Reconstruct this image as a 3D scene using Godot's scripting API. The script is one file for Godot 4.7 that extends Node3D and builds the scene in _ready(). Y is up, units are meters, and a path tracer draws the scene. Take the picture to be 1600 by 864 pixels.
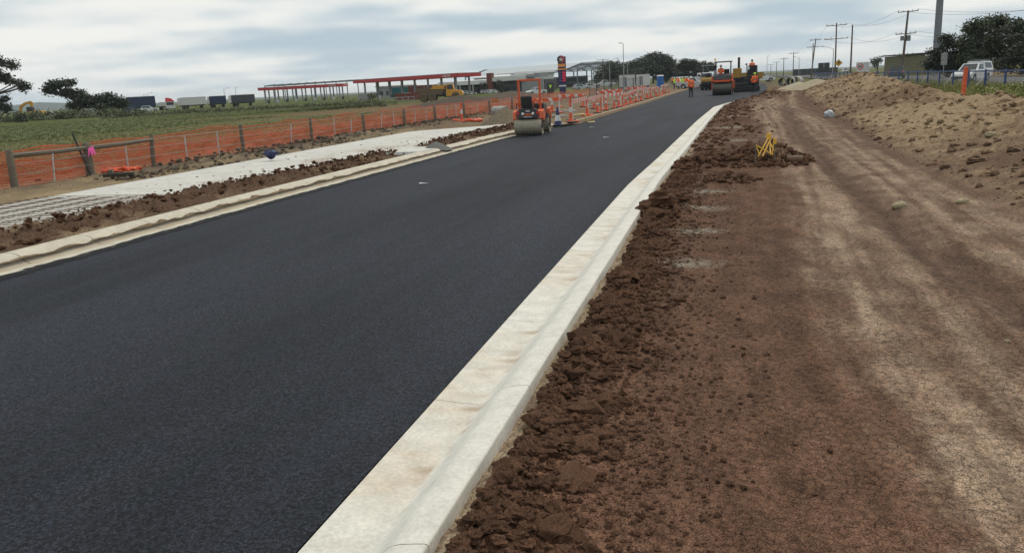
extends Node3D

# ------------------------------------------------------------------ camera model (pixels of a 1600 x 864 picture to directions)
const EYE := Vector3(0.0, 1.9, 0.0)
const FOCAL := 1250.0
var cam_basis := Basis()
var used := {}
var rng := RandomNumberGenerator.new()
var M := {}
var noise_a := FastNoiseLite.new()
var noise_b := FastNoiseLite.new()
var noise_c := FastNoiseLite.new()
var noise_l := FastNoiseLite.new()

func ray(px: float, py: float) -> Vector3:
	return cam_basis * Vector3((px - 800.0) / FOCAL, -(py - 432.0) / FOCAL, -1.0)
func gp(px: float, py: float, y := 0.0) -> Vector3:        # where the ray meets the level y
	var d := ray(px, py)
	return EYE + d * ((y - EYE.y) / d.y)
func on_x(px: float, py: float, x: float) -> Vector3:      # where the ray meets the upright plane at x
	var d := ray(px, py)
	return EYE + d * (x / d.x)
func horizon(px: float) -> float:
	return 133.5 - (px - 800.0) * 0.05188
func col(px: float, dist: float, y := 0.0) -> Vector3:     # a spot at this distance in the direction of a column
	var d := ray(px, horizon(px))
	d.y = 0.0
	d = d.normalized() * dist
	return Vector3(d.x, y, d.z)
func high(px: float, py: float, dist: float) -> float:     # the height seen at a pixel at this distance
	var d := ray(px, py)
	return EYE.y + d.y / Vector2(d.x, d.z).length() * dist

# ------------------------------------------------------------------ names and labels
func numbered(called: String) -> String:
	var n: int = used.get(called, 0)
	used[called] = n + 1
	return called if n == 0 else "%s_%03d" % [called, n]
func tag(o: Node3D, label: String, category: String, group := "", kind := "") -> Node3D:
	if label: o.set_meta("label", label)
	if category: o.set_meta("category", category)
	if group: o.set_meta("group", group)
	if kind: o.set_meta("kind", kind)
	return o
func thing(called: String, label: String, category: String, at := Vector3.ZERO, turn := 0.0, group := "") -> Node3D:
	var o := Node3D.new()
	o.name = numbered(called)
	add_child(o)
	o.position = at
	o.rotation.y = turn
	tag(o, label, category, group)
	return o
func copy(src: Node3D, label: String, at: Vector3, turn := 0.0, size := 1.0) -> Node3D:
	var o: Node3D = src.duplicate()
	o.name = numbered(String(src.name).rstrip("_0123456789"))
	add_child(o)
	o.position = at
	o.rotation = Vector3(0, turn, 0)
	o.scale = Vector3.ONE * size
	if label: o.set_meta("label", label)
	return o
func S() -> SurfaceTool:
	var st := SurfaceTool.new()
	st.begin(Mesh.PRIMITIVE_TRIANGLES)
	return st
func put(mesh: Mesh, called: String, m: Material, parent: Node3D = null) -> MeshInstance3D:
	var o := MeshInstance3D.new()
	o.mesh = mesh
	o.material_override = m
	if parent == null:
		o.name = numbered(called)
		add_child(o)
	else:
		o.name = called
		parent.add_child(o, true)
	return o
func obj(st: SurfaceTool, called: String, m: Material, parent: Node3D = null) -> MeshInstance3D:
	st.generate_normals()
	return put(st.commit(), called, m, parent)
func struct(o: Node3D) -> Node3D:
	o.set_meta("kind", "structure")
	return o

# ------------------------------------------------------------------ shapes
func tri(st: SurfaceTool, a: Vector3, b: Vector3, c: Vector3, g := 4294967295) -> void:   # counter-clockwise from outside
	st.set_smooth_group(g); st.add_vertex(a)
	st.set_smooth_group(g); st.add_vertex(c)
	st.set_smooth_group(g); st.add_vertex(b)
func quad(st: SurfaceTool, a: Vector3, b: Vector3, c: Vector3, d: Vector3, g := 4294967295) -> void:
	tri(st, a, b, c, g)
	tri(st, a, c, d, g)
func face(st: SurfaceTool, pts: Array, cen: Vector3, g := 4294967295) -> void:            # a flat face turned away from cen
	var n: Vector3 = (pts[1] - pts[0]).cross(pts[2] - pts[0])
	var out: bool = n.dot(pts[0] - cen) > 0.0
	for i in range(1, pts.size() - 1):
		if out: tri(st, pts[0], pts[i], pts[i + 1], g)
		else: tri(st, pts[0], pts[i + 1], pts[i], g)
func box(st: SurfaceTool, c: Vector3, s: Vector3, b := Basis(), bev := -1.0) -> void:
	var h := s * 0.5
	var e: float = bev if bev >= 0.0 else minf(0.012, minf(s.x, minf(s.y, s.z)) * 0.12)
	var p := []            # p[axis][corner]
	for ax in 3:
		var l := []
		for k in 8:
			var v := Vector3(h.x if k & 1 else -h.x, h.y if k & 2 else -h.y, h.z if k & 4 else -h.z)
			for q in 3:
				if q != ax: v[q] -= signf(v[q]) * e
			l.append(c + b * v)
		p.append(l)
	for ax in 3:
		var u := 1 << ((ax + 1) % 3)
		var w := 1 << ((ax + 2) % 3)
		var m := 1 << ax
		for sgn in 2:
			var o: int = m * sgn
			face(st, [p[ax][o], p[ax][o | u], p[ax][o | u | w], p[ax][o | w]], c)
		if e > 0.0:
			for k in [0, u, w, u | w]:
				face(st, [p[(ax + 1) % 3][k], p[(ax + 1) % 3][k | m], p[(ax + 2) % 3][k | m], p[(ax + 2) % 3][k]], c)
	if e > 0.0:
		for k in 8: face(st, [p[0][k], p[1][k], p[2][k]], c)
func bar(st: SurfaceTool, a: Vector3, z: Vector3, w: float, t: float, up := Vector3.UP) -> void:   # a square bar from a to z
	var d := (z - a)
	var l := d.length()
	d /= l
	if absf(d.dot(up)) > 0.95: up = Vector3.RIGHT
	var x := up.cross(d).normalized()
	box(st, (a + z) * 0.5, Vector3(w, t, l), Basis(x, d.cross(x), d))
func ring(c: Vector3, x: Vector3, y: Vector3, r: float, n: int) -> Array:
	var l := []
	for i in n:
		var a := TAU * i / n
		l.append(c + (x * cos(a) + y * sin(a)) * r)
	return l
func loft(st: SurfaceTool, rings: Array, g := 1, caps := true) -> void:
	var cens := []
	for r in rings:
		var c := Vector3.ZERO
		for v in r: c += v
		cens.append(c / r.size())
	for k in rings.size() - 1:
		var a: Array = rings[k]
		var z: Array = rings[k + 1]
		var cen: Vector3 = (cens[k] + cens[k + 1]) * 0.5
		for i in a.size():
			var j: int = (i + 1) % a.size()
			face(st, [a[i], a[j], z[j], z[i]] if a[i].distance_squared_to(a[j]) > 1e-9 else [z[j], z[i], a[i]], cen, g)
	if caps:
		face(st, rings[0], cens[1])
		face(st, rings[-1], cens[-2])
func tube(st: SurfaceTool, a: Vector3, z: Vector3, r0: float, r1 := -1.0, n := 8, caps := true) -> void:
	if r1 < 0.0: r1 = r0
	var d := (z - a).normalized()
	var x := d.cross(Vector3.UP if absf(d.y) < 0.9 else Vector3.RIGHT).normalized()
	loft(st, [ring(a, x, d.cross(x), r0, n), ring(z, x, d.cross(x), r1, n)], 1, caps)
func hose(st: SurfaceTool, pts: Array, r, n := 6) -> void:
	var rings := []
	var x := Vector3.ZERO
	for i in pts.size():
		var d: Vector3 = (pts[mini(i + 1, pts.size() - 1)] - pts[maxi(i - 1, 0)]).normalized()
		if x == Vector3.ZERO: x = d.cross(Vector3.UP if absf(d.y) < 0.9 else Vector3.RIGHT).normalized()
		x = (x - d * x.dot(d)).normalized()
		rings.append(ring(pts[i], x, d.cross(x), r[i] if r is Array else r, n))
	loft(st, rings)
func lathe(st: SurfaceTool, prof: Array, xf: Transform3D, n := 20) -> void:      # prof: [radius, height] from bottom to top, convex-ish
	for k in prof.size() - 1:
		var p: Array = prof[k]
		var q: Array = prof[k + 1]
		for i in n:
			var a := TAU * i / n
			var z := TAU * (i + 1) / n
			var A := Vector3(cos(a) * p[0], p[1], -sin(a) * p[0])
			var B := Vector3(cos(z) * p[0], p[1], -sin(z) * p[0])
			var C := Vector3(cos(z) * q[0], q[1], -sin(z) * q[0])
			var D := Vector3(cos(a) * q[0], q[1], -sin(a) * q[0])
			var g := 2 + k
			if p[0] > 1e-5: tri(st, xf * A, xf * B, xf * C, g)
			if q[0] > 1e-5: tri(st, xf * A, xf * C, xf * D, g)
func prism(st: SurfaceTool, poly: Array, z0: float, z1: float, xf := Transform3D(), s0 := 1.0, s1 := 1.0) -> void:
	var pv := PackedVector2Array()
	for q in poly: pv.append(Vector2(q[0], q[1]))
	if Geometry2D.is_polygon_clockwise(pv): pv.reverse()
	var cw := 1.0
	var area := 0.0
	for i in pv.size():
		var j := (i + 1) % pv.size()
		area += pv[i].x * pv[j].y - pv[j].x * pv[i].y
	if area < 0.0: pv.reverse()
	var n := pv.size()
	for i in n:
		var a := pv[i]
		var b := pv[(i + 1) % n]
		quad(st, xf * Vector3(a.x, a.y, z0), xf * Vector3(b.x, b.y, z0), xf * Vector3(b.x, b.y, z1), xf * Vector3(a.x, a.y, z1))
	var t := Geometry2D.triangulate_polygon(pv)
	for i in range(0, t.size(), 3):
		var a := pv[t[i]]
		var b := pv[t[i + 1]]
		var c := pv[t[i + 2]]
		if (b - a).cross(c - a) < 0.0:
			var k := b
			b = c
			c = k
		tri(st, xf * Vector3(a.x, a.y, z1), xf * Vector3(b.x, b.y, z1), xf * Vector3(c.x, c.y, z1))
		tri(st, xf * Vector3(a.x, a.y, z0), xf * Vector3(c.x, c.y, z0), xf * Vector3(b.x, b.y, z0))
func hull8(st: SurfaceTool, lo: Array, hi: Array) -> void:    # a block with 4 low and 4 high corners
	var c := Vector3.ZERO
	for v in lo + hi: c += v / 8.0
	face(st, lo, c)
	face(st, hi, c)
	for i in 4:
		var j := (i + 1) % 4
		face(st, [lo[i], lo[j], hi[j], hi[i]], c)
func xf_to(at: Vector3, axis: Vector3) -> Transform3D:        # local y along axis
	axis = axis.normalized()
	var x := axis.cross(Vector3.FORWARD if absf(axis.z) < 0.9 else Vector3.RIGHT).normalized()
	return Transform3D(Basis(x, axis, x.cross(axis)), at)
func lump(seed_: int, rough := 0.35, nu := 12, nv := 8, group := 3) -> ArrayMesh:
	var st := S()
	var nz := FastNoiseLite.new()
	nz.seed = seed_
	nz.frequency = 0.9
	var f := func(i: int, j: int) -> Vector3:
		var a := TAU * (i % nu) / nu
		var b := PI * j / nv - PI / 2
		var v := Vector3(cos(a) * cos(b), sin(b), sin(a) * cos(b))
		return v * (1.0 + rough * nz.get_noise_3dv(v * 1.2) * 1.7 + rough * 1.1 * nz.get_noise_3dv(v * 3.2 + Vector3(9, 2, 5)))
	for i in nu:
		for j in nv:
			face(st, [f.call(i, j), f.call(i + 1, j), f.call(i + 1, j + 1), f.call(i, j + 1)] if j > 0 else [f.call(i + 1, j + 1), f.call(i, j + 1), f.call(i, j)], Vector3.ZERO, group)
	st.generate_normals()
	return st.commit()
func multi(called: String, mesh: Mesh, m: Material, xfs: Array, cols: Array, parent: Node3D = null) -> MultiMeshInstance3D:
	var mm := MultiMesh.new()
	mm.transform_format = MultiMesh.TRANSFORM_3D
	mm.use_colors = true
	mm.mesh = mesh
	mm.instance_count = xfs.size()
	for i in xfs.size():
		mm.set_instance_transform(i, xfs[i])
		mm.set_instance_color(i, cols[i])
	var o := MultiMeshInstance3D.new()
	o.multimesh = mm
	o.material_override = m
	if parent:
		o.name = called
		parent.add_child(o, true)
	else:
		o.name = numbered(called)
		add_child(o)
	o.set_meta("kind", "stuff")
	return o
func sheet(us: PackedFloat32Array, vs: PackedFloat32Array, at: Callable, tint: Callable, gain := 1.6) -> ArrayMesh:   # a fine surface; at(u, v) and tint(position, u, v)
	var nu := us.size()
	var nv := vs.size()
	var p := PackedVector3Array()
	var n := PackedVector3Array()
	var c := PackedColorArray()
	p.resize(nu * nv); n.resize(nu * nv); c.resize(nu * nv)
	for j in nv:
		for i in nu:
			var q: Vector3 = at.call(us[i], vs[j])
			p[j * nu + i] = q
			var k0: Color = tint.call(q, us[i], vs[j])
			c[j * nu + i] = Color(k0.r * gain, k0.g * gain, k0.b * gain)       # makes up for the grain texture, whose mean is below 1
	var ix := PackedInt32Array()
	ix.resize((nu - 1) * (nv - 1) * 6)
	var k := 0
	for j in nv:
		for i in nu:
			var a := p[j * nu + mini(i + 1, nu - 1)] - p[j * nu + maxi(i - 1, 0)]
			var b := p[mini(j + 1, nv - 1) * nu + i] - p[maxi(j - 1, 0) * nu + i]
			var m := b.cross(a).normalized()
			n[j * nu + i] = m if m.y >= 0.0 else -m
	var o := p[0]
	var flip := (p[1] - o).cross(p[nu] - o).y > 0.0
	for j in nv - 1:
		for i in nu - 1:
			var a := j * nu + i
			ix[k] = a; ix[k + 3] = a
			if flip:
				ix[k + 1] = a + nu + 1; ix[k + 2] = a + 1; ix[k + 4] = a + nu; ix[k + 5] = a + nu + 1
			else:
				ix[k + 1] = a + 1; ix[k + 2] = a + nu + 1; ix[k + 4] = a + nu + 1; ix[k + 5] = a + nu
			k += 6
	var arr := []
	arr.resize(Mesh.ARRAY_MAX)
	arr[Mesh.ARRAY_VERTEX] = p
	arr[Mesh.ARRAY_NORMAL] = n
	arr[Mesh.ARRAY_COLOR] = c
	arr[Mesh.ARRAY_INDEX] = ix
	var am := ArrayMesh.new()
	am.add_surface_from_arrays(Mesh.PRIMITIVE_TRIANGLES, arr)
	return am
func steps(a: float, z: float, first: float, grow: float, most := 1e9) -> PackedFloat32Array:   # positions from a to z, each step longer than the last
	var l := PackedFloat32Array([a])
	var s := first
	var sgn := signf(z - a)
	var x := a
	while (z - x) * sgn > s * 1.4:
		x += s * sgn
		l.append(x)
		s = minf(s * grow, most)
	l.append(z)
	return l
func table(t: Array, z: float) -> float:       # straight-line look-up in rows [z, value], z falling
	if z >= t[0][0]: return t[0][1]
	for i in t.size() - 1:
		if z >= t[i + 1][0]:
			return lerpf(t[i + 1][1], t[i][1], (z - t[i + 1][0]) / (t[i][0] - t[i + 1][0]))
	return t[-1][1]
func lut(t: Array) -> PackedFloat32Array:     # the same look-up, sampled every 0.1 m from z = 6 to -160
	var l := PackedFloat32Array()
	for i in 1662: l.append((table(t, 6.6 - i * 0.1) + table(t, 6.0 - i * 0.1) * 2.0 + table(t, 5.4 - i * 0.1)) * 0.25)
	return l
func lk(l: PackedFloat32Array, z: float) -> float:
	var f := clampf((6.0 - z) * 10.0, 0.0, 1660.0)
	var i := int(f)
	return lerpf(l[i], l[i + 1], f - i)
func ss(a: float, b: float, x: float) -> float:
	return smoothstep(a, b, x)
func bump(x: float, c: float, w: float) -> float:
	return exp(-pow((x - c) / w, 2.0))

# ------------------------------------------------------------------ materials
func L(r: float, g: float, b: float) -> Color:
	return Color(r, g, b).linear_to_srgb()
func grain_bytes(seed_: int, freq: float, octaves: int, type := FastNoiseLite.TYPE_SIMPLEX_SMOOTH, n := 1024) -> PackedByteArray:
	var f := FastNoiseLite.new()
	f.seed = seed_
	f.noise_type = type
	f.frequency = freq
	f.fractal_octaves = octaves
	f.fractal_type = FastNoiseLite.FRACTAL_FBM if octaves > 1 else FastNoiseLite.FRACTAL_NONE
	if type == FastNoiseLite.TYPE_CELLULAR: f.cellular_return_type = FastNoiseLite.RETURN_DISTANCE2_SUB
	var im := f.get_seamless_image(n, n)
	im.convert(Image.FORMAT_L8)
	return im.get_data()
func grey_tex(fn: Callable, n := 1024) -> ImageTexture:
	var d := PackedByteArray()
	d.resize(n * n)
	for i in n * n: d[i] = clampi(int(fn.call(i)), 0, 255)
	var im := Image.create_from_data(n, n, false, Image.FORMAT_L8, d)
	im.convert(Image.FORMAT_RGB8)
	return ImageTexture.create_from_image(im)
func mat(c: Color, rough := 0.7, metal := 0.0, tex: Texture2D = null, tile := 1.0, vertex := false) -> StandardMaterial3D:
	var m := StandardMaterial3D.new()
	m.albedo_color = c
	m.roughness = rough
	m.metallic = metal
	m.cull_mode = BaseMaterial3D.CULL_DISABLED
	if tex:
		m.albedo_texture = tex
		m.uv1_triplanar = true
		m.uv1_world_triplanar = true
		m.uv1_scale = Vector3.ONE / tile
	m.vertex_color_use_as_albedo = vertex
	return m
func relief(m: StandardMaterial3D, tex: Texture2D, cm: float) -> StandardMaterial3D:
	m.heightmap_enabled = true
	m.heightmap_texture = tex
	m.heightmap_scale = cm
	return m

func make_materials() -> void:
	var f1 := grain_bytes(11, 0.035, 5)
	var f2 := grain_bytes(12, 0.16, 2)
	var f3 := grain_bytes(13, 0.05, 1, FastNoiseLite.TYPE_CELLULAR)
	var f5 := grain_bytes(15, 0.3, 1)
	var f4 := grain_bytes(14, 0.006, 4)
	var r := RandomNumberGenerator.new()
	r.seed = 5
	var cells := FastNoiseLite.new()
	cells.seed = 21
	cells.noise_type = FastNoiseLite.TYPE_CELLULAR
	cells.frequency = 0.11
	cells.fractal_type = FastNoiseLite.FRACTAL_NONE
	cells.cellular_return_type = FastNoiseLite.RETURN_CELL_VALUE
	var ci := cells.get_seamless_image(1024, 1024)
	ci.convert(Image.FORMAT_L8)
	var f6 := ci.get_data()
	cells.cellular_return_type = FastNoiseLite.RETURN_DISTANCE2_SUB
	ci = cells.get_seamless_image(1024, 1024)
	ci.convert(Image.FORMAT_L8)
	var f7 := ci.get_data()
	var speck := PackedByteArray()
	speck.resize(1024 * 1024)
	for k in 5200:                                  # small pale stones and straw bits
		var x := r.randi() % 1024
		var y := r.randi() % 1024
		var v := r.randi_range(50, 150)
		for a in r.randi_range(1, 3):
			for b in r.randi_range(1, 2):
				speck[((y + b) % 1024) * 1024 + (x + a) % 1024] = v
	var soil := grey_tex(func(i): return 203 + (f1[i] - 128) * 0.4 + (f2[i] - 128) * 0.6 + (f5[i] - 128) * 0.45 + minf(0.0, f3[i] - 52.0) * 0.9 + speck[i] * 0.5)
	var soil_h := grey_tex(func(i): return 130 + (f1[i] - 128) * 0.3 + (f2[i] - 128) * 0.5 + (f5[i] - 128) * 0.5 + minf(0.0, f3[i] - 52.0) * 0.9 + speck[i] * 0.3)
	var asph := grey_tex(func(i): return 192 + (f6[i] - 128) * 0.42 + minf(0.0, f7[i] - 60.0) * 1.1 + (f5[i] - 128) * 0.3 + (f1[i] - 128) * 0.25 + speck[i] * 0.3)
	var asph_h := grey_tex(func(i): return 140 + (f6[i] - 128) * 0.3 + minf(0.0, f7[i] - 70.0) * 1.3 + (f5[i] - 128) * 0.2)
	var conc := grey_tex(func(i): return 236 + (f1[i] - 128) * 0.12 + (f4[i] - 128) * 0.1 + (f2[i] - 128) * 0.1 + (f5[i] - 128) * 0.06 - speck[i] * 0.12)
	var worn := grey_tex(func(i): return 228 + (f1[i] - 128) * 0.4 + (f4[i] - 128) * 0.3 + (f2[i] - 128) * 0.15)
	M.soil = relief(mat(Color.WHITE, 0.95, 0, soil, 2.3, true), soil_h, 0.9)
	M.soil.metallic_specular = 0.25
	M.clod = relief(mat(Color.WHITE, 0.95, 0, soil, 0.6, true), soil_h, 1.0)
	M.clod.metallic_specular = 0.2
	M.field = relief(mat(Color.WHITE, 0.95, 0, soil, 5.3, true), soil_h, 4.0)
	M.field.metallic_specular = 0.15
	M.asphalt = relief(mat(Color.WHITE, 0.72, 0, asph, 1.5, true), asph_h, 0.7)
	M.asphalt.metallic_specular = 0.28
	M.concrete = relief(mat(Color.WHITE, 0.85, 0, conc, 1.3, true), conc, 0.05)
	M.concrete_plain = mat(L(.44, .43, .40), 0.85, 0, worn, 1.6)
	M.old_timber = relief(mat(L(.2, .165, .125), 0.9, 0, worn, 0.5), worn, 0.8)
	M.dark_timber = mat(L(.06, .048, .038), 0.9, 0, worn, 0.5)
	M.galv = mat(L(.42, .43, .44), 0.5, 0.55, worn, 1.0)
	M.white_picket = mat(L(.6, .58, .55), 0.7, 0, worn, 0.6)
	M.wire = mat(L(.3, .3, .3), 0.5, 0.6)
	M.net = mat(L(.58, .1, .042), 0.6)
	M.net.backlight = Color(0.4, 0.12, 0.06)
	M.orange = mat(L(.78, .13, .035), 0.45, 0, worn, 0.9)
	M.plastic_orange = mat(L(.85, .12, .04), 0.4, 0, worn, 0.7)
	M.white = mat(L(.74, .74, .72), 0.35, 0, worn, 1.8)
	M.car_white = mat(L(.76, .77, .77), 0.22, 0, worn, 3.0)
	M.car_white.clearcoat_enabled = true
	M.car_silver = mat(L(.42, .44, .46), 0.28, 0.5)
	M.car_dark = mat(L(.05, .055, .065), 0.25, 0.2)
	M.black = mat(L(.018, .018, .019), 0.55, 0, worn, 0.8)
	M.rubber = mat(L(.022, .021, .02), 0.85, 0, worn, 0.4)
	M.charcoal = mat(L(.05, .052, .055), 0.5, 0, worn, 0.8)
	M.glass = mat(L(.03, .036, .042), 0.06)
	M.steel = relief(mat(L(.36, .325, .25), 0.55, 0.25, worn, 0.7), worn, 0.1)
	M.dull_steel = mat(L(.13, .125, .11), 0.5, 0.4, worn, 0.7)
	M.grey_steel = mat(L(.23, .25, .27), 0.5, 0.3, worn, 2.0)
	M.yellow = mat(L(.72, .36, .03), 0.4, 0, worn, 1.2)
	M.dirty_yellow = mat(L(.42, .24, .04), 0.6, 0, worn, 0.9)
	M.muddy = mat(L(.17, .12, .075), 0.9, 0, worn, 0.8)
	M.red = mat(L(.55, .035, .04), 0.4, 0, worn, 3.0)
	M.lamp_red = mat(L(.6, .02, .02), 0.25)
	M.lamp_clear = mat(L(.75, .75, .72), 0.12)
	M.navy = mat(L(.02, .03, .12), 0.45, 0, worn, 0.8)
	M.blue = mat(L(.03, .07, .24), 0.5, 0, worn, 0.6)
	M.toilet_blue = mat(L(.03, .16, .5), 0.5, 0, worn, 1.0)
	M.curtain_blue = mat(L(.03, .05, .11), 0.7, 0, worn, 2.0)
	M.pink = mat(L(.85, .12, .42), 0.6)
	M.olive = mat(L(.2, .185, .1), 0.7, 0, worn, 3.0)
	M.teal = mat(L(.02, .16, .18), 0.6, 0, worn, 2.0)
	M.brick = mat(L(.2, .06, .045), 0.85, 0, worn, 1.5)
	M.grey_wall = mat(L(.35, .35, .35), 0.8, 0, worn, 2.5)
	M.tape = mat(L(.72, .42, .05), 0.5)
	M.rust = mat(L(.17, .11, .08), 0.8, 0.2, worn, 0.4)
	M.bag = mat(L(.62, .67, .7), 0.45, 0, worn, 0.6)
	M.leaf = mat(Color.WHITE, 0.6, 0, null, 1.0, true)
	M.leaf.backlight = Color(0.25, 0.3, 0.12)
	M.bark = mat(L(.1, .08, .06), 0.95, 0, worn, 0.7)
	M.pole_wood = mat(L(.16, .13, .1), 0.9, 0, worn, 0.9)
	M.skin = mat(L(.5, .28, .2), 0.6)
	M.vest_orange = mat(L(.95, .17, .03), 0.75)
	M.vest_lime = mat(L(.55, .85, .06), 0.75)
	M.trousers = mat(L(.02, .022, .035), 0.85)
	M.helmet = mat(L(.85, .85, .82), 0.3)
	M.sky_orange = mat(L(.75, .3, .06), 0.4)
	M.price = mat(L(.8, .02, .06), 0.4)
	M.price.emission_enabled = true
	M.price.emission = Color(1.0, 0.08, 0.16)
	M.price.emission_energy_multiplier = 0.55
	M.stone = relief(mat(Color.WHITE, 0.9, 0, worn, 0.4, true), worn, 0.4)
	M.grass = mat(Color.WHITE, 0.8, 0, null, 1.0, true)
	M.grass.backlight = Color(0.3, 0.3, 0.15)
	M.hill = mat(L(.07, .085, .07), 1.0)
	M.beacon = mat(L(.9, .62, .08), 0.2)

# ------------------------------------------------------------------ lines of the site: [z, x]
const ROAD_RIGHT := [[4, -1.77], [-15, -1.75], [-20, -1.6], [-26.5, -1.45], [-37, -1.2], [-51.6, -0.72], [-58.6, 0.2], [-63, 1.15], [-72, 2.4], [-85, 3.6], [-110, 5.2], [-150, 6.5]]
const ROAD_LEFT := [[4, -8.2], [-13, -8.2], [-29, -7.85], [-38, -6.95], [-48, -6.75], [-63, -6.4], [-88, -6.2], [-111, -5.9], [-150, -4.8]]
const KERB_W := 0.63
const LKERB_W := 0.75
var l_toe := lut(TOE)
var l_crest_x := lut(CREST_X)
var l_crest_h := lut(CREST_H)
var l_light1 := lut(LIGHT1)
var l_light2 := lut(LIGHT2)
var l_dark := lut(DARK)
var l_road_r := lut(ROAD_RIGHT)
var l_road_l := lut(ROAD_LEFT)
func road_r(z: float) -> float: return lk(l_road_r, z)
func road_l(z: float) -> float: return lk(l_road_l, z)
func kerb_back(z: float) -> float: return road_r(z) + KERB_W
const TOE := [[3, 3.4], [-11.5, 3.5], [-20, 3.6], [-28, 3.95], [-46, 4.6], [-66, 5.6], [-85, 7.4], [-115, 9.0]]
const CREST_X := [[3, 8.4], [-20, 8.0], [-30, 7.1], [-39, 7.2], [-55, 8.6], [-68, 9.7], [-90, 10.6], [-115, 12.0]]
const CREST_H := [[3, 0.8], [-20, 0.8], [-30, 0.85], [-39, 1.12], [-48, 1.22], [-56, 1.36], [-66, 1.42], [-76, 1.2], [-84, 0.95], [-90, 0.8], [-100, 0.55], [-115, 0.2]]
const LIGHT1 := [[0, 1.4], [-3.6, 1.3], [-5.4, 1.1], [-8, 1.16], [-12, 1.37], [-16, 1.45], [-23, 1.63], [-32, 2.05], [-49, 2.1], [-65, 3.4], [-85, 5.2], [-110, 7.0]]
const DARK := [[0, 2.4], [-6.7, 2.2], [-9, 2.03], [-17, 2.0], [-25, 2.1], [-43, 2.9], [-65, 4.2], [-110, 8.0]]
const LIGHT2 := [[0, 2.9], [-7.7, 2.6], [-12, 2.42], [-17, 2.46], [-24, 2.55], [-40, 3.1], [-65, 4.8], [-110, 8.4]]

func mound(x: float, z: float) -> float:
	var toe := lk(l_toe, z)
	var cx := lk(l_crest_x, z)
	var ch := lk(l_crest_h, z)
	var t := (x - toe) / (cx - toe)
	if t <= 0.0: return 0.0
	var w := noise_l.get_noise_2d(x * 9.0, z * 9.0)
	if t < 1.0: return ch * pow(t, 0.92) * (1.0 + 0.2 * w * ss(0.0, 0.5, t))
	return maxf(0.12 * ss(0, 1, t), ch * (1.0 + 0.2 * w) - (x - cx) * 0.34)
func spoil(x: float, z: float) -> float:        # heaps of dug soil on the right of the kerb
	var k := x - kerb_back(z)
	var h := 0.11 * bump(k, 0.2, 0.22) * (0.55 + 0.9 * noise_l.get_noise_2d(40.0, z * 14.0)) * ss(-17, -13, z)
	h += 0.24 * bump(z, -16.9 - 0.35 * k, 0.55) * ss(2.7, 2.0, k) * ss(-0.1, 0.25, k)
	h += 0.26 * bump(x, 0.9, 0.75) * bump(z, -17.6, 1.0)
	h += 0.16 * bump(x, 0.1, 0.5) * bump(z, -14.5, 0.5)
	h += 0.2 * bump(x, -0.75, 0.28) * bump(z, -11.4, 0.5)
	h += 0.22 * bump(x, 0.55, 0.5) * bump(z, -33.0, 1.0) + 0.15 * bump(x, 1.3, 0.4) * bump(z, -29.0, 0.7)
	h += 0.25 * bump(k, 0.8, 0.9) * ss(-50, -56, z) * ss(-90, -70, z)
	return maxf(h, 0.0)
func dirt_y(x: float, z: float) -> float:
	var k := x - kerb_back(z)
	var mo := mound(x, z)
	var h := 0.055 + mo
	var rough := 1.0 - 0.55 * bump(x, lk(l_light1, z), 0.5) - 0.4 * bump(x, lk(l_light2, z), 0.3)
	h -= 0.05 * bump(x, lk(l_dark, z), 0.22) + 0.02 * bump(x, lk(l_light1, z), 0.35)
	var sp := spoil(x, z)
	var c := noise_c.get_noise_2d(x, z)
	h += sp * (1.0 + 0.5 * c)
	h += noise_a.get_noise_2d(x, z) * (0.022 * rough + 0.16 * minf(mo, 1.0))
	if z > -14.0: h += noise_b.get_noise_2d(x * 2.6 + 40.0, z * 2.6) * 0.006
	h += noise_b.get_noise_2d(x, z) * (0.009 * rough + 0.05 * ss(0.02, 0.15, sp) + 0.07 * ss(0.1, 0.6, mo))
	if k < 0.25: h = lerpf(h, h - 0.03, ss(0.25, 0.0, k))
	h += (0.03 * bump(x, lk(l_dark, z) + 0.33, 0.09) + 0.022 * bump(x, lk(l_dark, z) - 0.36, 0.08) + 0.018 * bump(x, lk(l_light1, z) - 0.5, 0.07)) * (0.6 + 1.4 * noise_b.get_noise_2d(x * 0.6, z * 0.35)) * ss(-45.0, -35.0, z)
	h += 0.006 * sin((z + 0.25 * absf(x - lk(l_light1, z))) * 30.0) * bump(x, lk(l_light1, z), 0.2) * ss(-9.0, -7.0, z) * clampf(0.4 + 2.0 * noise_l.get_noise_2d(x, z * 9.0), 0, 1)
	# ridges left by a tracked machine across the foot of the mound
	h += 0.022 * sin((x * 0.5 + z) * 24.0) * bump(x, 4.2, 0.4) * ss(-19, -14, z) * clampf(0.7 + 2.0 * noise_l.get_noise_2d(x * 5.0, z * 5.0), 0, 1)
	return h
func on_dirt(px: float, py: float) -> Vector3:     # where the ray meets the dug ground
	var d := ray(px, py)
	var t := 1.0
	while t < 120.0:
		var p := EYE + d * t
		if p.y < dirt_y(p.x, p.z): return p
		t *= 1.004
	return EYE + d * t
func patch(x: float, z: float) -> float:        # spilt grey crushed rock
	var v := 0.0
	for q in [[-0.36, -8.1, 0.34, 0.2], [-0.3, -9.9, 0.3, 0.16], [-0.3, -11.6, 0.36, 0.2], [-0.25, -13.4, 0.4, 0.22], [0.1, -24.0, 0.7, 0.5], [0.2, -30.0, 0.7, 0.6], [0.3, -38.0, 0.6, 0.9]]:
		v = maxf(v, bump(x, q[0], q[2]) * bump(z, q[1], q[3]))
	return v
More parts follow.
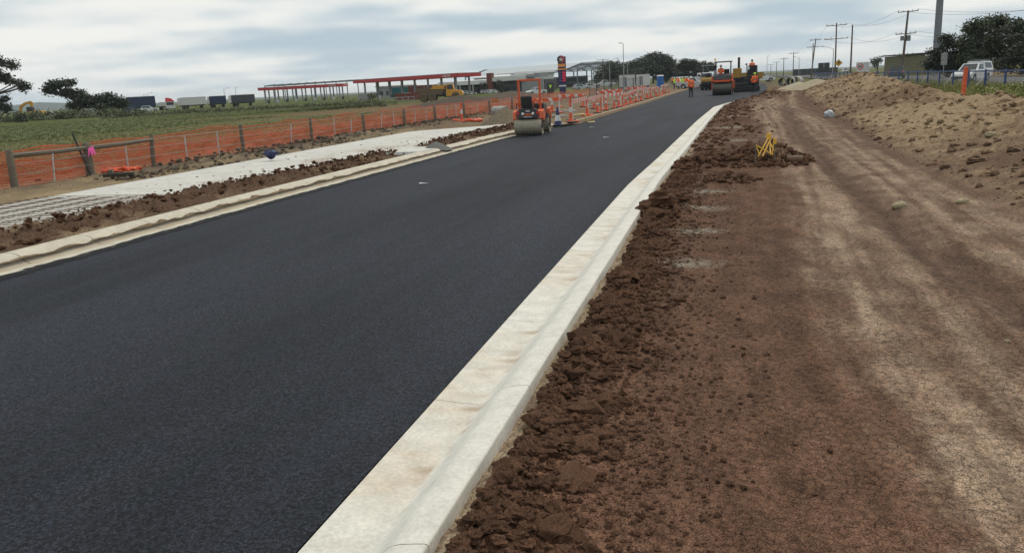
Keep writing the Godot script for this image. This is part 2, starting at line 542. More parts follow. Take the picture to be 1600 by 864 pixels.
func dirt_tint(q: Vector3, _u: float, _v: float) -> Color:
	var x := q.x
	var z := q.z
	var a := noise_a.get_noise_2d(x * 0.7 + 50.0, z * 0.35)
	var b := noise_b.get_noise_2d(x * 0.8, z * 0.5 + 30.0)
	var l := noise_l.get_noise_2d(x * 3.0, z * 1.4)
	var edge := 0.22 * a + 0.12 * b
	var dark := Color(0.112, 0.064, 0.042)
	var red := Color(0.152, 0.081, 0.052)
	var pale := Color(0.315, 0.228, 0.16)
	var lane := noise_a.get_noise_2d((x - lk(l_light1, z)) * 2.4 + 200.0, z * 0.07)      # streaks pressed in along the way the wheels went
	var tan := Color(0.34, 0.245, 0.15)
	var c := dark.lerp(red, clampf(0.45 + 0.9 * l, 0, 1))
	var light := maxf(maxf(bump(x + edge, lk(l_light1, z) + 0.08, 0.4), bump(x + edge * 0.8, lk(l_light2, z), 0.28)), 0.85 * ss(0.75, 1.25, x + edge * 1.6 + 0.012 * z + 0.1) * ss(4.2, 3.0, x + edge))
	var blot := clampf(0.5 + 2.2 * noise_a.get_noise_2d(x * 1.1 + 80.0, z * 0.6) + 0.8 * b, 0, 1)
	light *= (0.5 + 0.3 * a + 0.55 * blot) * clampf(0.85 + 0.8 * lane, 0.4, 1.2)
	c = c.lerp(pale, clampf(light, 0, 0.92))
	c = c.lerp(Color(0.118, 0.072, 0.05), clampf(1.25 * bump(x + edge * 0.7, lk(l_dark, z), 0.3) * ss(-56.0, -40.0, z) * (0.9 + 0.6 * b), 0, 0.92))
	c = c * (1.0 + 0.26 * lane * ss(2.0, 0.5, mound(x, z) * 6.0)) * (0.86 + 0.28 * clampf(0.5 + 1.8 * noise_a.get_noise_2d(x * 1.7 + 11.0, z * 1.1), 0, 1))
	var m := ss(-0.02, 0.1, (x - lk(l_toe, z)) / 4.0 + 0.12 * a + 0.06 * b)
	var mc := tan.lerp(Color(0.19, 0.122, 0.075), clampf(0.45 + 1.4 * l + 0.9 * b + 1.1 * noise_a.get_noise_2d(x * 0.8, z * 0.8), 0, 1))
	c = c.lerp(mc, m)
	c = c.lerp(Color(0.13, 0.08, 0.055), clampf((bump(x + edge, lk(l_toe, z) - 0.1, 0.28) * ss(-48, -40, z) * ss(-14, -20, z) + 1.2 * bump(x + edge * 4.0, 4.9, 1.1) * bump(z, -13.0, 5.0)) * (0.75 + 1.2 * a + 0.5 * b), 0, 0.85))
	var sp := spoil(x, z)
	c = c.lerp(Color(0.1, 0.057, 0.037), clampf(ss(0.03, 0.12, sp) * (0.55 + 0.9 * a + 0.4 * b), 0, 0.75))
	c = c.lerp(Color(0.3, 0.265, 0.21), clampf(patch(x, z) * (0.9 + 1.2 * b) - 0.12, 0, 0.8))
	var k := x - kerb_back(z)
	c = c.lerp(Color(0.4, 0.32, 0.22), clampf(ss(0.2, 0.05, k + 0.1 * noise_l.get_noise_2d(3.0, z * 25.0)) * (0.8 + b), 0, 0.85) * ss(-34, -22, z))
	c = c.lerp(Color(0.085, 0.1, 0.035), ss(9.6, 12.0, x + a) * ss(-100, -80, z))
	return c

# ------------------------------------------------------------------ kerbs, road, paths
func profile_strip(prof: Array, z0: float, z1: float, edge: Callable, dir: float, tint: Callable, n := 3) -> ArrayMesh:   # prof: [across, y]
	var us := PackedFloat32Array()
	for i in prof.size(): us.append(i)
	var vs := PackedFloat32Array()
	for i in n + 1: vs.append(lerpf(z0, z1, float(i) / n))
	return sheet(us, vs, func(u, v): return Vector3(edge.call(v) + dir * prof[int(u)][0], prof[int(u)][1], v), tint, 1.2)
func build_site() -> void:
	# the wide ground to the horizon
	var gx := steps(0, -2600, 3, 1.06)
	gx.reverse()
	var g2 := steps(0, 2600, 3, 1.08)
	for i in range(1, g2.size()): gx.append(g2[i])
	var gz := steps(14, -3200, 2, 1.03)
	var g := put(sheet(gx, gz, func(u, v):
		var h := -0.04 + 0.12 * noise_l.get_noise_2d(u * 0.4, v * 0.4)
		h -= 0.45 * ss(-31.0, -27.0, u) * ss(17.0, 14.0, u) * ss(-170.0, -150.0, v)
		h -= 0.45 * ss(-70, -110, v) * ss(-110, -80, u) * ss(-30, -45, u) * ss(-230, -180, v)
		return Vector3(u, h, v), func(q, _u, _v):
		var a := noise_a.get_noise_2d(q.x * 0.06, q.z * 0.06)
		var b := noise_l.get_noise_2d(q.x * 0.8, q.z * 0.8)
		var green := Color(0.085, 0.112, 0.038).lerp(Color(0.14, 0.15, 0.058), clampf(0.5 + a, 0, 1))
		var c := green.lerp(Color(0.2, 0.18, 0.09), clampf(0.25 + b * 1.4, 0, 0.8) * ss(-36, -29, q.x))
		c = c.lerp(Color(0.24, 0.2, 0.11), bump(q.x + 3.0 * b, -42 - 0.02 * q.z, 2.2) * 0.8)
		c = c.lerp(Color(0.21, 0.145, 0.085), clampf(ss(-62, -95, q.z + 8.0 * a) * ss(-75, -50, q.x + 10.0 * b) * ss(-180, -150, q.z), 0, 0.9))
		c = c.lerp(Color(0.16, 0.13, 0.095), ss(-26, -20, q.x) * ss(12, 6, q.x) * ss(-140, -150, q.z))
		return c), "ground", M.field)
	struct(g)
	# the new asphalt
	var xs := PackedFloat32Array()
	for i in 41: xs.append(i / 40.0)
	var road := put(sheet(xs, steps(5, -152, 0.25, 1.02, 2.5), func(u, v):
		var y := 0.0 + 0.05 * (1.0 - pow(2.0 * u - 1.0, 2.0)) + 0.004 * noise_l.get_noise_2d(u * 30.0, v * 2.0)
		var e := 0.012 * noise_b.get_noise_2d(3.0, v) * (1.0 if u < 0.01 else 0.0)
		return Vector3(lerpf(road_l(v) + e, road_r(v), u), y, v), func(q, u, _v):
		var s := noise_a.get_noise_2d(u * 26.0, q.z * 0.1) * 0.10 + noise_l.get_noise_2d(u * 60.0 + 7.0, q.z * 1.1) * 0.22 + noise_b.get_noise_2d(q.x * 0.35, q.z * 0.2) * 0.06
		var c := Color(0.030, 0.034, 0.047) * (1.0 + s * 1.9)
		c.a = 1.0
		return c), "road", M.asphalt)
	struct(road)
	# the right kerb: segments with tooled joints between them
	var prof := [[-0.02, -0.15], [0.0, -0.006], [0.012, 0.003], [0.15, -0.008], [0.3, -0.016], [0.325, -0.012], [0.345, -0.001], [0.375, 0.024], [0.43, 0.076], [0.455, 0.096], [0.48, 0.109], [0.51, 0.117], [0.56, 0.124], [0.612, 0.13], [0.622, 0.127], [0.629, 0.118], [0.63, 0.05], [0.635, -0.15]]
	var kerb := Node3D.new()
	kerb.name = numbered("kerb")
	add_child(kerb)
	struct(kerb)
	var conc_tint := func(q: Vector3, u: float, _v: float) -> Color:
		var a := noise_a.get_noise_2d(q.x * 1.5, q.z * 0.8)
		var b := noise_b.get_noise_2d(q.x * 1.2 + 9.0, q.z)
		var c := Color(0.62, 0.6, 0.54) * (1.0 + 0.03 * a)
		var mud := clampf((0.45 + 0.4 * a + 0.6 * b) * ss(5.6, 4.4, u), 0, 1)           # dried mud in the channel
		var spot := clampf(0.35 + 2.2 * noise_l.get_noise_2d(5.0, q.z * 11.0), 0, 1)
		c = c.lerp(Color(0.5, 0.4, 0.28), mud * spot * 0.75)
		c = c.lerp(Color(0.3, 0.2, 0.125), clampf((b * 1.6 + a - 0.45 + 0.3 * spot) * bump(u, 5.0, 1.6), 0, 0.7))
		c.a = 1.0
		return c
	var z := 2.58
	while z > -64.0:
		var l := 1.75 if z > -30 else 2.4
		put(profile_strip(prof, z - 0.002, z - l + 0.002, road_r, 1.0, conc_tint, 26 if z > -14 else 6), "kerb_segment", M.concrete, kerb)
		z -= l
	put(profile_strip([[0.0, -0.06], [0.3, -0.03], [0.36, -0.012], [0.5, 0.1], [0.6, 0.112], [0.61, 0.0]], 3.2, -64, road_r, 1.0, func(_q, _u, _v): return Color(0.2, 0.18, 0.15), 60), "joint_bed", M.concrete, kerb)
	# the left kerb
	var lk := Node3D.new()
	lk.name = numbered("kerb")
	add_child(lk)
	struct(lk)
	var lprof := [[-0.02, -0.15], [0.0, 0.016], [0.02, 0.026], [0.2, 0.022], [0.3, 0.014], [0.34, 0.02], [0.4, 0.05], [0.45, 0.095], [0.5, 0.128], [0.56, 0.142], [0.7, 0.15], [0.735, 0.145], [0.75, 0.12], [0.755, -0.1]]
	var ltint := func(q: Vector3, u: float, _v: float) -> Color:
		var a := noise_a.get_noise_2d(q.x * 1.5, q.z * 0.8)
		var b := noise_b.get_noise_2d(q.x * 1.2 + 9.0, q.z)
		var c := Color(0.5, 0.46, 0.37) * (1.0 + 0.12 * a)
		c = c.lerp(Color(0.36, 0.26, 0.16), clampf(bump(u, 4.5, 0.9) * (0.65 + a), 0, 0.8))
		c = c.lerp(Color(0.17, 0.11, 0.07), clampf((b + a * 0.8 - 0.3) * 1.5 * ss(8.0, 11.0, u), 0, 0.85))
		c.a = 1.0
		return c
	z = 3.0
	while z > -35.0:
		put(profile_strip(lprof, z - 0.003, z - 1.22 + 0.003, road_l, -1.0, ltint, 10), "kerb_segment", M.concrete, lk)
		z -= 1.225
	put(profile_strip([[0.0, -0.05], [0.3, 0.0], [0.36, 0.01], [0.5, 0.115], [0.7, 0.13], [0.745, 0.1]], 3.0, -35.2, road_l, -1.0, func(_q, _u, _v): return Color(0.16, 0.13, 0.1), 40), "joint_bed", M.concrete, lk)
	var seal := put(profile_strip([[-0.16, 0.006], [-0.1, 0.022], [-0.02, 0.029], [0.015, 0.031]], 3.0, -35.0, func(v): return road_l(v) + 0.06 * noise_a.get_noise_2d(7.0, v * 1.5) + 0.03 * noise_b.get_noise_2d(2.0, v * 2.0), -1.0, func(q, u, _v):
		var b := noise_b.get_noise_2d(q.x * 2.0, q.z * 1.6)
		return Color(0.02, 0.021, 0.024).lerp(Color(0.16, 0.15, 0.13), clampf((b - 0.18) * 3.0 * ss(0.8, 2.2, u), 0, 1)), 420), "asphalt_edge", M.asphalt, road)
	seal.set_meta("label", "black ragged edge of fresh asphalt against the left kerb")
	# the footpath and its crossing to the kerb
	var path := Node3D.new()
	path.name = numbered("footpath")
	add_child(path)
	struct(path)
	var ptint := func(q: Vector3, _u: float, _v: float) -> Color:
		var a := noise_a.get_noise_2d(q.x * 0.8, q.z * 0.8)
		var b := noise_l.get_noise_2d(q.x * 6.0, q.z * 6.0)
		var c := Color(0.52, 0.51, 0.47) * (1.0 + 0.16 * a)
		c = c.lerp(Color(0.26, 0.19, 0.125), clampf((a * 0.7 + b * 1.3 - 0.22) * 2.0, 0, 0.75) * ss(-12.4, -10.2, q.x))
		c.a = 1.0
		return c
	z = 0.0
	while z > -35.5:
		var a := z
		var b := z - 2.9 + 0.012
		var us := PackedFloat32Array()
		for i in 25: us.append(i)
		var vs := PackedFloat32Array()
		for i in 17: vs.append(lerpf(a, b, i / 16.0))
		put(sheet(us, vs, func(u, v):
			var far := -13.5 + 3.2 * ss(-33.0, -37.0, v)
			var x := lerpf(-9.75, far, clampf((u - 1.0) / 22.0, 0, 1))
			return Vector3(x, 0.0 if u < 0.5 or u > 23.5 else 0.155, v), ptint, 1.2), "slab", M.concrete, path)
		z -= 2.9
	put(sheet(steps(-8.58, -9.75, 0.1, 1.0), PackedFloat32Array([-22.19]) + steps(-22.2, -24.2, 0.15, 1.0) + PackedFloat32Array([-24.21]), func(u, v): return Vector3(u, 0.0 if v > -22.195 or v < -24.205 else 0.152 + 0.004 * ss(-9.6, -9.75, u), v), ptint, 1.2), "crossing_slab", M.concrete, path)
	# disturbed ground of the left verge
	var heap := func(x: float, zz: float) -> float:
		var w := noise_l.get_noise_2d(11.0, zz * 6.0)
		var on := maxf(ss(-21.9, -21.0, zz), ss(-24.4, -25.0, zz) * ss(-34.5, -33.5, zz))
		var wide := ss(-24.0, -13.0, zz)
		var h := (0.27 + 0.14 * w) * bump(x, lerpf(-9.5, -9.85, wide) + 0.25 * w, lerpf(0.5, 0.78, wide)) * on
		h += (0.2 + 0.25 * noise_l.get_noise_2d(31.0, zz * 3.0)) * bump(x, -15.3, 0.9) * ss(-19.0, -23.0, zz) * ss(-58, -45, zz)
		h += 0.14 * bump(x, -16.0, 0.5) * ss(-22, -18, zz)
		return maxf(h, 0.0)
	var vx := steps(-8.55, -10.4, 0.045, 1.0)
	var v2 := steps(-10.4, -13.4, 0.5, 1.0)
	for i in range(1, v2.size()): vx.append(v2[i])
	v2 = steps(-13.4, -30.0, 0.07, 1.025)
	for i in range(1, v2.size()): vx.append(v2[i])
	var verge := put(sheet(vx, steps(2.0, -150, 0.1, 1.004), func(u, v):
		var x: float = u + (road_l(v) + 8.2) * ss(-20.0, -9.0, u) + 0.75 * ss(-34.5, -36.5, v) * ss(-14.0, -9.0, u)
		var h: float = 0.075 + heap.call(u, v) * (1.0 + 0.9 * noise_c.get_noise_2d(x, v)) + 0.03 * noise_a.get_noise_2d(x, v) + 0.015 * noise_b.get_noise_2d(x, v)
		if v > -36.0 and u > -13.5 and u < -11.3: h = minf(h, 0.1)
		h -= 0.25 * ss(-27.0, -30.0, u)
		h -= 0.05 * ss(-36.0, -37.0, v) * ss(-9.5, -8.6, u)
		return Vector3(x, h, v), func(q, u, v):
		var a := noise_a.get_noise_2d(q.x * 0.6, q.z * 0.4)
		var b := noise_l.get_noise_2d(q.x * 4.0, q.z * 2.0)
		var c := Color(0.33, 0.25, 0.15).lerp(Color(0.22, 0.165, 0.1), clampf(0.4 + a + b, 0, 1))
		c = c.lerp(Color(0.13, 0.105, 0.078), clampf((bump(q.x, -15.4, 1.5) * ss(-18.0, -24.0, v) + 0.75 * bump(q.x, -16.2, 0.8)) * (0.85 + a), 0, 0.92))
		c = c.lerp(Color(0.105, 0.062, 0.042), clampf(bump(u, -9.7, 1.1) * ss(-35.0, -33.0, v) * (1.15 + a), 0, 0.95))
		c = c.lerp(Color(0.17, 0.115, 0.075), ss(-35, -38, v) * 0.7)
		var gr := clampf(ss(-18.0, -21.5, q.x + 2.5 * b), 0, 1) * (1.0 - 0.8 * ss(-60, -95, v))
		c = c.lerp(Color(0.12, 0.125, 0.05).lerp(Color(0.23, 0.19, 0.095), clampf(0.4 + 1.2 * b + a, 0, 1)), gr)
		return c), "verge", M.soil)
	struct(verge)
	# the dug ground and the mound on the right
	var us2 := steps(0, 4.6, 0.022, 1.004)
	var u3 := steps(4.6, 18.0, 0.05, 1.03)
	for i in range(1, u3.size()): us2.append(u3[i])
	var dirt := put(sheet(us2, steps(1.0, -2.0, 0.06, 1.0) + steps(-2.02, -115, 0.017, 1.0068), func(u, v):
		var x: float = kerb_back(v) + u
		return Vector3(x, dirt_y(x, v) - 0.4 * ss(15.0, 17.0, u) - 0.1 * ss(-105, -115, v), v), dirt_tint), "earthworks", M.soil)
	struct(dirt)
	# the old road beyond the blue fence
	var old := put(sheet(PackedFloat32Array([0, 1, 2, 3, 4]), steps(10, -700, 4, 1.05), func(u, v): return Vector3(18.5 + u * 2.6, 0.16, v), func(_q, _u, _v): return Color(0.13, 0.13, 0.135)), "old_road", M.asphalt)
	struct(old)
	var hills := S()
	for k in 60:
		var a0 := -1.9 + k * 0.04
		for s in 1:
			var p := func(a: float) -> Vector3: return Vector3(sin(a) * 3000.0, 0.0, -cos(a) * 3000.0)
			var hh := func(a: float) -> float: return 5.0 + 4.0 * noise_l.get_noise_1d(a * 40.0) + 22.0 * bump(a, -0.78, 0.05)
			var A: Vector3 = p.call(a0)
			var B: Vector3 = p.call(a0 + 0.04)
			quad(hills, A, B, B * 1.1 + Vector3.UP * hh.call(a0 + 0.04), A * 1.1 + Vector3.UP * hh.call(a0), 1)
	struct(obj(hills, "hills", M.hill))

# ------------------------------------------------------------------ loose soil and stones
func scatter() -> void:
	var lumps := []
	for k in 4: lumps.append(lump(100 + k, 0.5, 12 if k % 2 else 9, 8 if k % 2 else 6, 3 if k == 1 else 4294967295))
	var xfs := [[], [], [], []]
	var cols := [[], [], [], []]
	var drop := func(x: float, zz: float, y: float, r: float, c: Color, flat := 0.75) -> void:
		var k := rng.randi() % 4
		var b := Basis(Vector3(rng.randf() - 0.5, 1, rng.randf() - 0.5).normalized(), rng.randf() * TAU).scaled(Vector3(r * rng.randf_range(0.8, 1.35), r * flat, r * rng.randf_range(0.75, 1.2)))
		xfs[k].append(Transform3D(b, Vector3(x, y, zz)))
		cols[k].append(Color(c.r * 1.75, c.g * 1.75, c.b * 1.75))       # the grain texture's mean is below 1
	var dk := func() -> Color:
		var v := rng.randf_range(0.75, 1.35)
		return Color(0.11 * v, 0.061 * v, 0.039 * v).lerp(Color(0.18, 0.095, 0.058), 0.4 * rng.randf())
	# clods thrown up along the back of the kerb
	for i in 14000:
		var z := -1.2 - 15.0 * pow(rng.randf(), 1.5)
		var k := absf(rng.randfn(0.1, 0.2)) + 0.1
		if noise_l.get_noise_2d(40.0, z * 14.0) < -0.3 and k < 0.25 and rng.randf() < 0.8: continue
		if noise_l.get_noise_2d(70.0 + k * 9.0, z * 16.0) < -0.02 and k > 0.2 and rng.randf() < 0.75: continue
		var r := 0.004 + 0.034 * pow(rng.randf(), 4.0)
		var x := kerb_back(z) + k
		drop.call(x, z, dirt_y(x, z) + r * 0.25 + maxf(0.0, 0.05 * bump(k, 0.18, 0.14) * rng.randf() - 0.01), r, dk.call())
	for i in 60:          # broad half-buried clumps
		var z := -1.6 - 12.0 * pow(rng.randf(), 1.2)
		var r := rng.randf_range(0.05, 0.11)
		var x := kerb_back(z) + rng.randf_range(0.14, 0.5)
		drop.call(x, z, dirt_y(x, z) + r * 0.05, r, dk.call(), 0.6)
	for i in 70:
		var z := -1.5 - 13.0 * rng.randf()
		var k := rng.randf_range(0.06, 0.42)
		var r := rng.randf_range(0.03, 0.055)
		var x := kerb_back(z) + k
		drop.call(x, z, dirt_y(x, z) + r * 0.35, r, dk.call(), 0.7)
	for i in 15000:       # crumbs over the dark ground
		var z := -1.5 - 20.0 * pow(rng.randf(), 1.9)
		var x := kerb_back(z) + 0.25 + absf(rng.randfn(0.0, 0.42))
		var r := 0.003 + 0.014 * pow(rng.randf(), 4.0)
		var y := dirt_y(x, z)
		drop.call(x, z, y + r * 0.2, r, dirt_tint(Vector3(x, y, z), 0, 0) * rng.randf_range(0.7, 1.25))
	for i in 2600:        # the ridge dug out round the stakes and other heaps
		var z := rng.randf_range(-19.5, -13.5)
		var x := kerb_back(z) + rng.randf() * 2.8
		if spoil(x, z) < 0.06: continue
		var r := 0.015 + 0.07 * pow(rng.randf(), 2.5)
		drop.call(x, z, dirt_y(x, z) + r * 0.25, r, dk.call())
	for i in 60:
		var z := rng.randf_range(-12.2, -10.6)
		var x := kerb_back(z) + rng.randf_range(0.02, 0.5)
		var r := rng.randf_range(0.04, 0.12)
		drop.call(x, z, dirt_y(x, z) + r * 0.4, r, dk.call())
	for i in 900:
		var z := -20.0 - 60.0 * rng.randf()
		var x := kerb_back(z) + absf(rng.randfn(0.3, 0.9))
		var r := 0.02 + 0.08 * pow(rng.randf(), 3.0)
		drop.call(x, z, dirt_y(x, z) + r * 0.2, r, dk.call())
	for i in 6500:       # lumps all over the mound
		var z := -6.0 - 75.0 * pow(rng.randf(), 1.3)
		var x := lk(l_toe, z) + rng.randf() * 6.0
		var r := 0.012 + 0.07 * pow(rng.randf(), 4.0)
		var v := rng.randf_range(0.6, 1.3)
		var y := dirt_y(x, z)
		drop.call(x, z, y + r * 0.15, r, dirt_tint(Vector3(x, y, z), 0, 0) * v)
	for i in 450:        # crest line
		var z := rng.randf_range(-70.0, -16.0)
		var x := lk(l_crest_x, z) + rng.randfn(0.0, 0.8)
		var r := 0.02 + 0.07 * pow(rng.randf(), 3.0)
		var v := rng.randf_range(0.8, 1.2)
		var y := dirt_y(x, z)
		drop.call(x, z, y + r * 0.25, r, dirt_tint(Vector3(x, y, z), 0, 0) * v)
	for i in 3600:        # soil heaped between the left kerb and the path
		var z := -5.0 - 29.0 * rng.randf()
		if z < -21.6 and z > -24.6: continue
		var k := minf(rng.randfn(0.0, lerpf(0.3, 0.55, ss(-24.0, -13.0, z))), 0.6)
		var r := 0.008 + 0.045 * pow(rng.randf(), 3.5)
		drop.call(lerpf(-9.5, -9.85, ss(-24.0, -13.0, z)) + k + (road_l(z) + 8.2), z, 0.1 + 0.24 * bump(k, 0, 0.5) * rng.randf_range(0.5, 1.05), r, dk.call())
	for i in 120:         # bits strewn on the path
		var z := -8.0 - 26.0 * rng.randf()
		drop.call(-10.1 - 2.8 * pow(rng.randf(), 2.5), z, 0.158, rng.randf_range(0.008, 0.03), dk.call(), 0.5)
	for i in 2200:        # spoil along the old fence
		var z := -17.0 - 34.0 * rng.randf()
		var k := rng.randfn(0.0, 0.8)
		var r := 0.015 + 0.06 * pow(rng.randf(), 3.0)
		var v := rng.randf_range(0.7, 1.3)
		drop.call(-15.3 + k, z, 0.1 + (0.25 * bump(k, 0, 0.9) * rng.randf() if z < -20.0 else 0.0), r, Color(0.15 * v, 0.12 * v, 0.09 * v))
	for k in 4:
		tag(multi("loose_soil", lumps[k], M.clod, xfs[k], cols[k]), ["crumbled brown soil clods strewn beside the kerbs and mound", "broken dark clods lying among the loose soil", "small earth lumps scattered over the dug ground", "rounded lumps of earth mixed through the spoil"][k], "soil", "", "stuff")
	# crumbs and grit on the kerb itself, and pale stones
	xfs = [[], [], [], []]
	cols = [[], [], [], []]
	var kerb_y := func(o: float) -> float:
		return -0.008 if o < 0.33 else (lerpf(-0.008, 0.1, clampf((o - 0.33) / 0.14, 0, 1)) if o < 0.47 else 0.125)
	for i in 1300:
		var cl := [-2.9, -3.6, -4.3, -5.5, -6.4, -8.3, -11.8, -15.2, -19.0]
		var z: float = cl[rng.randi() % 9] + rng.randfn(0, 0.3)
		var o := clampf(rng.randfn(0.26, 0.1), 0.03, 0.58)
		var r := 0.0015 + 0.0095 * pow(rng.randf(), 3.5)
		drop.call(road_r(z) + o, z, kerb_y.call(o) + r * 0.4, r, dk.call())
	for q in [[-3.72, 0.565, 0.014], [-5.0, 0.5, 0.012], [-6.0, 0.57, 0.018], [-6.9, 0.46, 0.015], [-8.2, 0.56, 0.022], [-3.15, 0.2, 0.009]]:
		drop.call(road_r(q[0]) + q[1], q[0], kerb_y.call(q[1]) + q[2] * 0.4, q[2], Color(0.1, 0.058, 0.038))
	for k in 4:
		tag(multi("soil_crumbs", lumps[k], M.clod, xfs[k], cols[k]), ["fine soil crumbs lying in the pale kerb channel", "dark soil specks on the pale kerb", "earth grains spilt along the kerb channel", "dry soil bits fallen on top of the kerb"][k], "soil", "", "stuff")
	xfs = [[], [], [], []]
	cols = [[], [], [], []]
	for i in 900:
		var z := -1.8 - 20.0 * pow(rng.randf(), 1.5)
		var x := kerb_back(z) + 0.3 + rng.randf() * (3.4 + 0.1 * absf(z))
		var r := 0.003 + 0.016 * pow(rng.randf(), 4.0)
		var v := rng.randf_range(0.6, 1.1)
		drop.call(x, z, dirt_y(x, z) + r * 0.3, r, Color(0.5 * v, 0.43 * v, 0.33 * v), 0.6)
	for i in 1500:        # crushed rock patches
		var q: Array = [[-0.36, -8.1, 0.3, 0.14], [-0.3, -9.9, 0.3, 0.13], [-0.3, -11.6, 0.32, 0.15], [-0.25, -13.4, 0.34, 0.18]][i % 4]
		var x: float = q[0] + rng.randfn(0, q[2])
		var z: float = q[1] + rng.randfn(0, q[3])
		if x < kerb_back(z) + 0.1: continue
		var r := rng.randf_range(0.004, 0.014)
		var v := rng.randf_range(0.6, 1.25)
		drop.call(x, z, dirt_y(x, z) + r * 0.3, r, Color(0.3 * v, 0.27 * v, 0.22 * v), 0.7)
	for i in 3000:        # pale mortar-like spill hugging the back of the kerb
		var z := -1.6 - 14.0 * pow(rng.randf(), 1.4)
		if noise_l.get_noise_2d(40.0, z * 14.0) > -0.05: continue
		var k := 0.015 + 0.13 * rng.randf()
		var x := kerb_back(z) + k
		var r := 0.004 + 0.022 * pow(rng.randf(), 2.5)
		var v := rng.randf_range(0.65, 1.15)
		drop.call(x, z, dirt_y(x, z) + r * 0.3 + 0.03 * rng.randf(), r, Color(0.42 * v, 0.34 * v, 0.23 * v), 0.7)
	for k in 4:
		tag(multi("gravel", lumps[k], M.stone, xfs[k], cols[k]), ["grey crushed rock spilt in patches on brown dirt", "pale pebbles strewn over the brown dirt", "chalky crumbs of spilt mortar behind the kerb", "small light stones trodden into the dirt"][k], "gravel", "", "stuff")
	var big := [[on_dirt(1407, 325), 0.075, "pale yellow stone half buried in the mound's foot"], [on_dirt(1575, 536), 0.016, "small flat cream stone on the dry wheel track"], [on_dirt(1548, 213), 0.08, "pale tan rock sticking out of the mound's face"], [on_dirt(1505, 318), 0.06, "small pale rock beside the yellow stone on the mound"]]
	for q in big:
		var p: Vector3 = q[0]
		var o := put(lump(300 + int(q[1] * 1000), 0.25, 16, 10), "rock", mat(L(.4, .33, .2), 0.9, 0, M.concrete_plain.albedo_texture, 0.3))
		var r: float = q[1]
		o.position = Vector3(p.x, dirt_y(p.x, p.z) + r * 0.25, p.z)
		o.scale = Vector3(r * 1.3, r * 0.8, r)
		tag(o, q[2], "rock")
	# field grass
	var st := S()
	for k in 18:
		var a := rng.randf() * TAU
		var d := Vector3(cos(a), 0, sin(a))
		var w := d.cross(Vector3.UP) * 0.006
		var b := d * rng.randf() * 0.12
		var h := rng.randf_range(0.1, 0.26)
		var m := b + d * 0.03 + Vector3.UP * h * 0.6
		tri(st, b - w, b + w, m + w * 0.7)
		tri(st, b - w, m + w * 0.7, m - w * 0.7)
		tri(st, m - w * 0.7, m + w * 0.7, b + d * rng.randf_range(0.08, 0.16) + Vector3.UP * h)
	st.generate_normals()
	var tuft := st.commit()
	var gx := []
	var gc := []
	for i in 42000:
		var z := -9.0 - 150.0 * pow(rng.randf(), 1.5)
		var x := -18.6 - 75.0 * pow(rng.randf(), 1.6)
		var b := noise_l.get_noise_2d(x * 4.0, z * 2.0)
		if x > -34.0 and (b < -0.1 or x + 2.5 * b > -20.5) and rng.randf() < 0.8: continue
		if z < -75.0 and x > -60.0: continue
		var s := rng.randf_range(0.6, 1.2) * (1.0 if x > -44.0 else 1.5)
		gx.append(Transform3D(Basis(Vector3.UP, rng.randf() * TAU).scaled(Vector3(s * 1.5, s * 0.55, s * 1.5)), Vector3(x, -0.02 + 0.08 * ss(-30, -28, x), z)))
		var dry := clampf(0.25 + rng.randf() * 0.5 + (0.4 if x > -44.0 else -0.25), 0, 1)
		gc.append(Color(0.115, 0.15, 0.048).lerp(Color(0.27, 0.24, 0.11), dry * 0.7) * rng.randf_range(0.8, 1.2))
	tag(multi("grass", tuft, M.grass, gx, gc), "rough green and straw grass of the paddock behind the netting", "grass", "", "stuff")
	gx = []
	gc = []
	for i in 9000:
		var z := -22.0 - 110.0 * pow(rng.randf(), 1.3)
		var x := rng.randf_range(10.3, 18.3)
		if x < lk(l_crest_x, z) + 2.2: continue
		var s := rng.randf_range(0.8, 2.0)
		gx.append(Transform3D(Basis(Vector3.UP, rng.randf() * TAU).scaled(Vector3(s, s * 1.3, s)), Vector3(x, 0.1, z)))
		gc.append(Color(0.1, 0.13, 0.03).lerp(Color(0.3, 0.25, 0.08), rng.randf() * 0.8) * rng.randf_range(0.8, 1.2))
	tag(multi("grass", tuft, M.grass, gx, gc), "long yellow green grass in front of the blue fence", "grass", "", "stuff")

# ------------------------------------------------------------------ plants
func crown(st: SurfaceTool, blobs: Array, per: int, leaf: float, c0: Color, c1: Color) -> void:
	for bl in blobs:
		var c: Vector3 = bl[0]
		var r: Vector3 = bl[1]
		var n := int(per * (r.x * r.y + r.y * r.z) * 0.5)
		var clumps := []
		for k in maxi(6, n / 26):
			var d := Vector3(rng.randfn(), rng.randfn(), rng.randfn()).normalized() * pow(rng.randf(), 0.4)
			clumps.append([c + d * r, rng.randf()])
		for k in n:
			var q: Array = clumps[rng.randi() % clumps.size()]
			var p: Vector3 = q[0] + Vector3(rng.randfn(), rng.randfn() * 0.7, rng.randfn()) * leaf * 1.7
			var u := Vector3(rng.randfn(), rng.randfn() * 0.6, rng.randfn()).normalized()
			var w := u.cross(Vector3(rng.randfn(), rng.randfn(), rng.randfn())).normalized()
			var s := leaf * rng.randf_range(0.6, 1.3)
			st.set_color(c0.lerp(c1, rng.randf()))
			tri(st, p - w * s * 0.45, p + u * s * 0.1 + w * s * 0.45, p + u * s)
			tri(st, p - w * s * 0.45, p - u * s * 0.7, p + u * s * 0.1 + w * s * 0.45)
